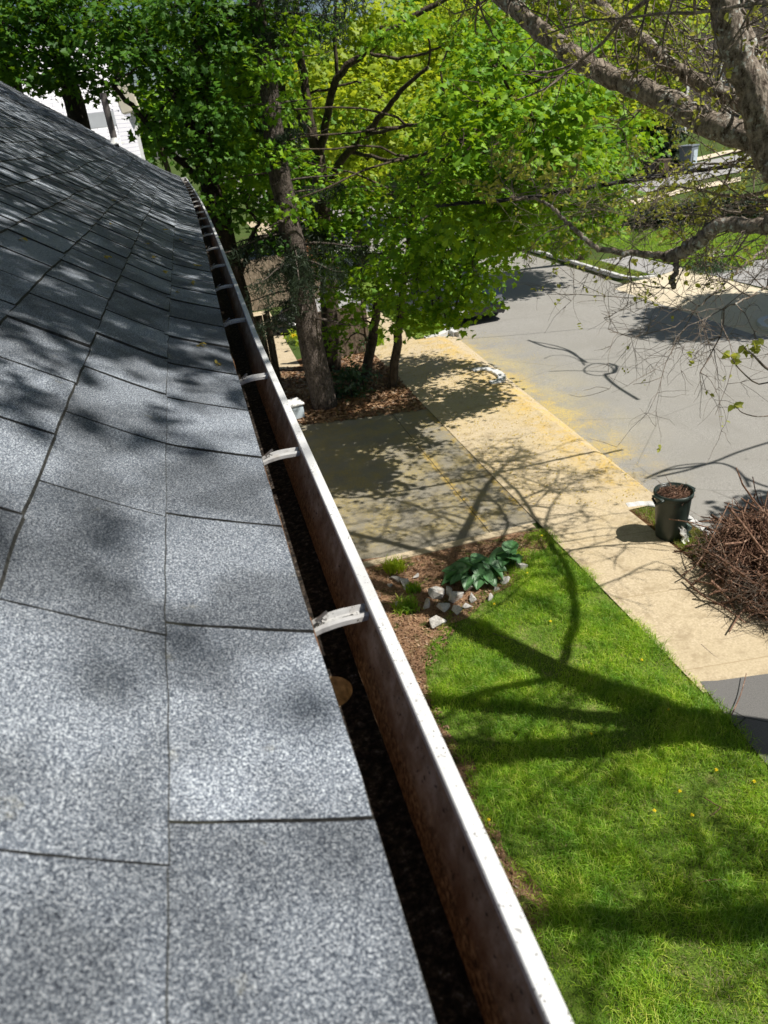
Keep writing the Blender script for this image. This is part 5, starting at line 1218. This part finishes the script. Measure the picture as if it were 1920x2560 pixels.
# ------------------------------------------------------------------ fences and small yard things
def fence(label, a, c, h, boards, mat, z0=0.02, cap=True):
    a, c = Vector((*a, 0)), Vector((*c, 0)); root = thing('fence', label, 'fence', (a + c) / 2); d = (c - a); L = d.length; d.normalize(); ang = math.atan2(d.y, d.x); rot = Matrix.Rotation(ang, 3, 'Z')
    b = MB(); w = L / boards
    for i in range(boards):
        hh = h * random.uniform(.985, 1.01); b.box(a + d * (w * (i + .5)) + Vector((0, 0, z0 + hh / 2)), (w * .965, .02, hh), rot @ Matrix.Rotation(random.gauss(0, .006), 3, 'Y'))
    b.build('boards', mat, root)
    b = MB()
    for zz in (.3, h - .3): b.box((a + c) / 2 + Vector((-d.y, d.x, 0)) * .035 + Vector((0, 0, z0 + zz)), (L, .045, .09), rot)
    b.build('rail', mat, root)
    for p in (a, c):
        b = MB(); b.box(p + Vector((0, 0, z0 + (h + .08) / 2)), (.1, .1, h + .08), rot, .008); b.build('post', mat, root)
fence('dark weathered board fence behind the two thin maples', (2.55, 20.1), (4.2, 20.35), 1.35, 13, 'wood_fence')
fence('pale board fence panel in the background left of the spruce', (1.6, 28.2), (4.6, 28.6), 1.8, 18, 'wood_fence_pale')
g1 = at(578, 680, 18.3); fence('narrow dark wooden gate panel beside the gutter', (.5, 18.3), (g1.x, 18.3), max(1.2, g1.z), 7, 'wood_fence')
# black bag
def bag(c, r, label):
    bm = bmesh.new(); bmesh.ops.create_icosphere(bm, subdivisions=4, radius=1)
    for v in bm.verts:
        k = 1 + .10 * math.sin(5 * v.co.x + 3 * v.co.y) + .08 * math.sin(9 * v.co.z + 4 * v.co.x) + .05 * math.sin(17 * v.co.y + 11 * v.co.z)
        v.co = Vector((v.co.x * r * k, v.co.y * r * .8 * k, max(-.5 * r, v.co.z * r * .85 * k)))
    b = MB(); b.from_bm(bm, Matrix.Translation((c[0], c[1], c[2] + .5 * r))); tag(b.build('plastic_bag', 'black_plastic', None, False, c), label, 'bag')
bag((2.45, 24.2, .02), .52, 'shiny black plastic covered heap beside the garden path')
p = gnd(629, 905); bn = thing('storage_box', 'pale plastic box half hidden behind the gutter', 'box', (p.x, p.y, .016))
b = MB(); b.box(Vector((p.x, p.y, .016 + .16)), (.55, .42, .32), Matrix.Rotation(.2, 3, 'Z'), .03); b.build('body', 'bin_label', bn, True)
b = MB(); b.box(Vector((p.x, p.y, .016 + .345)), (.6, .47, .05), Matrix.Rotation(.2, 3, 'Z'), .015); b.build('lid', 'trim', bn, True)

# ------------------------------------------------------------------ far bins
def wheelie(px, py, mat, label, lab=True, H_=1.2, yaw=.4):
    c = hit(px, py); root = thing('wheeled_bin', label, 'bin', c); rot = Matrix.Rotation(yaw, 4, 'Z')
    bm = bmesh.new(); bmesh.ops.create_cube(bm, size=1)
    for v in bm.verts: v.co = Vector((v.co.x * (.52 if v.co.z < 0 else .66), v.co.y * (.56 if v.co.z < 0 else .74), (v.co.z + .5) * H_ * .92 + .03))
    bmesh.ops.bevel(bm, geom=bm.edges[:], offset=.03, segments=2, affect='EDGES')
    b = MB(); b.from_bm(bm, Matrix.Translation(c) @ rot); b.build('body', mat, root)
    b = MB(); b.box(c + Vector((0, 0, H_ * .96)), (.72, .8, .07), rot.to_3x3(), .02); b.build('lid', mat, root)
    if lab:
        b = MB(); b.box(c + rot @ Vector((.09, -.352, H_ * .55)), (.34, .02, H_ * .5), rot.to_3x3()); b.build('label', 'bin_label', root)
    for s_ in (-1, 1):
        b = MB(); b.tube([c + rot @ Vector((s_ * .28 - .03, .28, .1)), c + rot @ Vector((s_ * .28 + .03, .28, .1))], .1, 14); b.build('wheel', 'tyre', root)
wheelie(1484, 372, 'bin_grey', 'grey wheeled bin with a pale blue panel by the side street', True, 1.3)
wheelie(1395, 392, 'black_plastic', 'black wheeled bin left of the grey one across the side street', False, 1.0)
wheelie(1425, 388, 'brown', 'brown square bin between the black bin and the grey bin', False, .95)

# ------------------------------------------------------------------ parked car
def car():
    root = thing('parked_car', 'dark blue car parked at the near kerb, mostly behind leaves', 'car', (7.85, 23.6, -.09)); z0 = -.09
    prof = [(0, .32), (.02, .62), (.12, .78), (.95, .92), (1.65, 1.38), (2.1, 1.46), (3.2, 1.44), (3.75, 1.15), (4.3, 1.02), (4.42, .85), (4.45, .4), (4.3, .24), (.15, .22)]
    yb, hw, xc = 21.35, .88, 7.92; b = MB(); n = len(prof)
    secs = []
    for u in (-1, -.93, -.8, 0, .8, .93, 1):
        r_ = []
        for (y, z) in prof:
            tum = max(0, z - .9) * .30; inset = (.06 if abs(u) > .9 else 0) * (1 if z > .8 else .4)
            zz = z - (.05 * (abs(u) > .95))
            r_.append((xc + u * (hw - tum), yb + y + (.06 * (abs(u) > .95) if y < 1 else -.06 * (abs(u) > .95) if y > 3.6 else 0), z0 + zz))
        secs.append(b.verts(r_))
    for a, c in zip(secs, secs[1:]):
        for k_ in range(n): b.face([a + k_, a + (k_ + 1) % n, c + (k_ + 1) % n, c + k_])
    b.face([secs[0] + k_ for k_ in reversed(range(n))]); b.face([secs[-1] + k_ for k_ in range(n)])
    b.build('body', 'car', root, False)
    def quad(name, pts, mat, th=.012):
        b = MB(); c = sum((Vector(p) for p in pts), Vector()) / len(pts); nn = (Vector(pts[1]) - Vector(pts[0])).cross(Vector(pts[2]) - Vector(pts[0])).normalized()
        i = b.verts([Vector(p) + nn * th for p in pts]); j = b.verts([Vector(p) - nn * th for p in pts]); m_ = len(pts)
        b.face([i + k_ for k_ in range(m_)]); b.face([j + k_ for k_ in reversed(range(m_))])
        for k_ in range(m_): b.face([i + k_, j + k_, j + (k_ + 1) % m_, i + (k_ + 1) % m_])
        b.build(name, mat, root)
    quad('windscreen', [(xc - .70, yb + 1.02, z0 + .965), (xc + .70, yb + 1.02, z0 + .965), (xc + .62, yb + 1.60, z0 + 1.35), (xc - .62, yb + 1.60, z0 + 1.35)], 'glass', .02)
    quad('rear_window', [(xc - .62, yb + 3.28, z0 + 1.41), (xc + .62, yb + 3.28, z0 + 1.41), (xc + .68, yb + 3.72, z0 + 1.17), (xc - .68, yb + 3.72, z0 + 1.17)], 'glass', .02)
    for s_ in (-1, 1):
        quad('side_window', [(xc + s_ * .86, yb + 1.3, z0 + 1.0), (xc + s_ * .85, yb + 3.5, z0 + 1.04), (xc + s_ * .755, yb + 3.1, z0 + 1.36), (xc + s_ * .755, yb + 1.8, z0 + 1.36)], 'glass', .02)
        quad('headlight', [(xc + s_ * .50, yb - .005, z0 + .60), (xc + s_ * .80, yb + .03, z0 + .60), (xc + s_ * .80, yb + .09, z0 + .74), (xc + s_ * .50, yb + .06, z0 + .74)], 'lamp_clear', .02)
        quad('tail_light', [(xc + s_ * .52, yb + 4.45, z0 + .7), (xc + s_ * .8, yb + 4.42, z0 + .7), (xc + s_ * .8, yb + 4.40, z0 + .86), (xc + s_ * .52, yb + 4.43, z0 + .86)], 'lamp_red', .02)
    b = MB(); b.box((xc, yb - .03, z0 + .42), (1.66, .10, .24), None, .03); b.build('bumper', 'black_plastic', root)
    b = MB(); b.box((xc - .52, yb - .09, z0 + .50), (.32, .012, .16), None, .004); b.build('number_plate', 'trim', root)
    for yy in (.85, 3.55):
        for s_ in (-1, 1):
            b = MB(); cx = xc + s_ * .80; b.tube([(cx - .1, yb + yy, z0 + .32), (cx + .1, yb + yy, z0 + .32)], .32, 22); w_ = b.build('wheel', 'tyre', root)
            b = MB(); b.tube([(cx + s_ * .09, yb + yy, z0 + .32), (cx + s_ * .112, yb + yy, z0 + .32)], .21, 18); b.build('rim', 'rim', w_)
car()

# ------------------------------------------------------------------ wires across the street
def cable(pts, r, label, twist=0):
    q = refine(pts, 10); b = MB()
    if twist:
        for ph in (0, 2.1, 4.2):
            b.tube([p + Vector((.0, .018 * math.cos(i * .9 + ph), .018 * math.sin(i * .9 + ph))) for i, p in enumerate(q)], r, 6)
    else: b.tube(q, r, 6)
    tag(b.build('power_cable', 'cable', None, True, q[0]), label, 'cable', 'cables across the street')
cable([at(940, 446, 11.4), at(985, 440, 10.6), at(1130, 428, 9.9), at(1300, 400, 9.7), at(1480, 372, 9.6), at(1660, 347, 9.6), at(1900, 300, 9.6)], .014, 'thick twisted black cable crossing the street in front of the maple', 1)
cable([Vector((2.5, 21.2, 4.5)), at(1000, 403, 19.8), at(1250, 406, 18.6), at(1450, 402, 17.8), at(1660, 394, 17.1), Vector((24, 15.4, 4.6))], .012, 'single thin black wire just below the thick twisted cable')

def lifted(pts, z):
    return [gnd(x, y, -.08) + Vector((.577 * (z + .08), -.35 * (z + .08), z + .08)) for x, y in pts]
def loops(label, *runs):  # unseen cables, shaped from the road shadows they are added to cast
    b = MB()
    for pts, r in runs: b.tube(refine(lifted(pts, 5.0), 4), r, 6)
    tag(b.build('shadow_cable', 'cable', None, True, tuple(lifted([runs[0][0][0]], 5.0)[0])), label, 'cable')
loops('unseen black cable loop added over the street to cast the looped shadow in mid road', *(([(1140, 735), (1180, 750), (1222, 758), (1248, 772), (1266, 784)], .035), ([(1150, 738), (1200, 748), (1240, 764), (1262, 790)], .025), ([(1186, 802), (1240, 801), (1312, 804)], .018), ([(1175, 775), (1195, 768), (1230, 770), (1262, 786)], .014),
               ([(1275, 788), (1262, 797), (1265, 806), (1290, 812), (1318, 808), (1322, 796), (1300, 786), (1275, 788)], .022), ([(1312, 786), (1330, 792), (1326, 806), (1306, 810), (1330, 834), (1378, 864)], .04), ([(1266, 784), (1300, 788), (1350, 794), (1400, 800)], .013), ([(1262, 778), (1310, 776), (1345, 768)], .010)))
loops('unseen black cable added over the street to cast the curved shadow above the bin', *(([(1395, 1032), (1440, 1015), (1490, 1008), (1540, 998), (1600, 975), (1700, 945)], .03), ([(1420, 1028), (1480, 1016), (1540, 1000), (1580, 1008), (1606, 1030), (1618, 1052)], .03), ([(1410, 1024), (1460, 1006), (1520, 1000)], .02), ([(1606, 1030), (1640, 1046), (1690, 1060)], .03)))
# ------------------------------------------------------------------ houses behind
wh = thing('house', 'white house with pale shingled roof seen past the roof edge', 'house', (-5.5, 27.5, 0))
pA = at(262, 345, 26.0)
xr = -1.55
b = MB(); b.box((xr - 5, 30, 2.7), (10, 6, 5.4)); b.build('wall', 'clap_white', wh)
b = MB(); b.poly([(xr - 10, 26.0, 4.7), (xr + .25, 26.0, 4.7), (xr + .25, 28.6, 6.5), (xr - 10, 28.6, 6.5)]); b.poly([(xr - 10, 28.75, 6.95), (xr + .25, 28.75, 6.95), (xr + .25, 32.2, 9.6), (xr - 10, 32.2, 9.6)])
b.poly([(xr - 10, 32.2, 9.6), (xr + .25, 32.2, 9.6), (xr + .25, 36, 6.5), (xr - 10, 36, 6.5)]); rf = b.build('roof', 'roof_pale', wh)
b = MB(); b.box((xr - 4.9, 28.68, 6.72), (10.2, .12, .46)); b.build('frieze', 'grey_band', wh)
b = MB(); b.poly([(xr + .2, 26.1, 4.6), (xr + .55, 26.9, 4.4), (xr + .62, 28.4, 7.2), (xr + .3, 28.65, 8.1), (xr + .2, 28.6, 7.0)]); b.poly([(xr + .15, 26.0, 0), (xr + .6, 26.8, 0), (xr + .6, 26.8, 6.6), (xr + .15, 26.0, 6.9)]); b.build('gable_wall', 'clap_white', wh)
b = MB(); b.box((xr + .64, 26.85, 3.6), (.12, .12, 7.0), None, .01); b.build('corner_trim', 'trim', wh)
b = MB(); b.box((xr + .55, 26.9, 7.25), (.55, .7, .95), Matrix.Rotation(-.15, 3, 'Y'), .03); b.build('eave_return', 'cream', wh)
dh = thing('house', 'dark brown clapboard house with white framed windows behind the bare tree', 'house', (38, 51, 2.5))
xl = 31.3
b = MB(); b.box((xl + 7.5, 51.5, 5.6), (15, 11, 10)); b.build('wall', 'clap_dark', dh)
b = MB(); b.poly([(xl - .5, 45.5, 10.5), (xl + 15.5, 45.5, 10.5), (xl + 15.5, 51.5, 14.6), (xl - .5, 51.5, 14.6)]); b.poly([(xl + 15.5, 57.5, 10.5), (xl - .5, 57.5, 10.5), (xl - .5, 51.5, 14.6), (xl + 15.5, 51.5, 14.6)]); b.build('roof', 'dark_roof', dh)
b = MB(); b.box((xl + .02, 45.97, 5.6), (.18, .1, 10)); b.build('corner_trim', 'trim', dh)
def window(c, w, h, root):
    b = MB(); fw = .11
    b.box((c[0] - w / 2, c[1], c[2]), (fw, .1, h + fw)); b.box((c[0] + w / 2, c[1], c[2]), (fw, .1, h + fw)); b.box((c[0], c[1] + .002, c[2] + h / 2), (w - fw, .1, fw)); b.box((c[0], c[1] - .03, c[2] - h / 2), (w + .24, .16, fw)); b.box((c[0], c[1] + .01, c[2]), (w - fw, .06, .06))
    f = b.build('window', 'trim', root); b = MB(); b.box((c[0], c[1] + .03, c[2]), (w - fw, .03, h - fw)); b.build('pane', 'glass', f)
pw = at(1582, 172, 45.95); window((pw.x, 45.95, pw.z), 1.7, 2.3, dh)
pw2 = at(1572, 262, 45.95); window((pw2.x, 45.95, pw2.z - .2), 2.0, 1.5, dh)
window((pw.x + 4.2, 45.95, pw.z), 1.7, 2.3, dh)
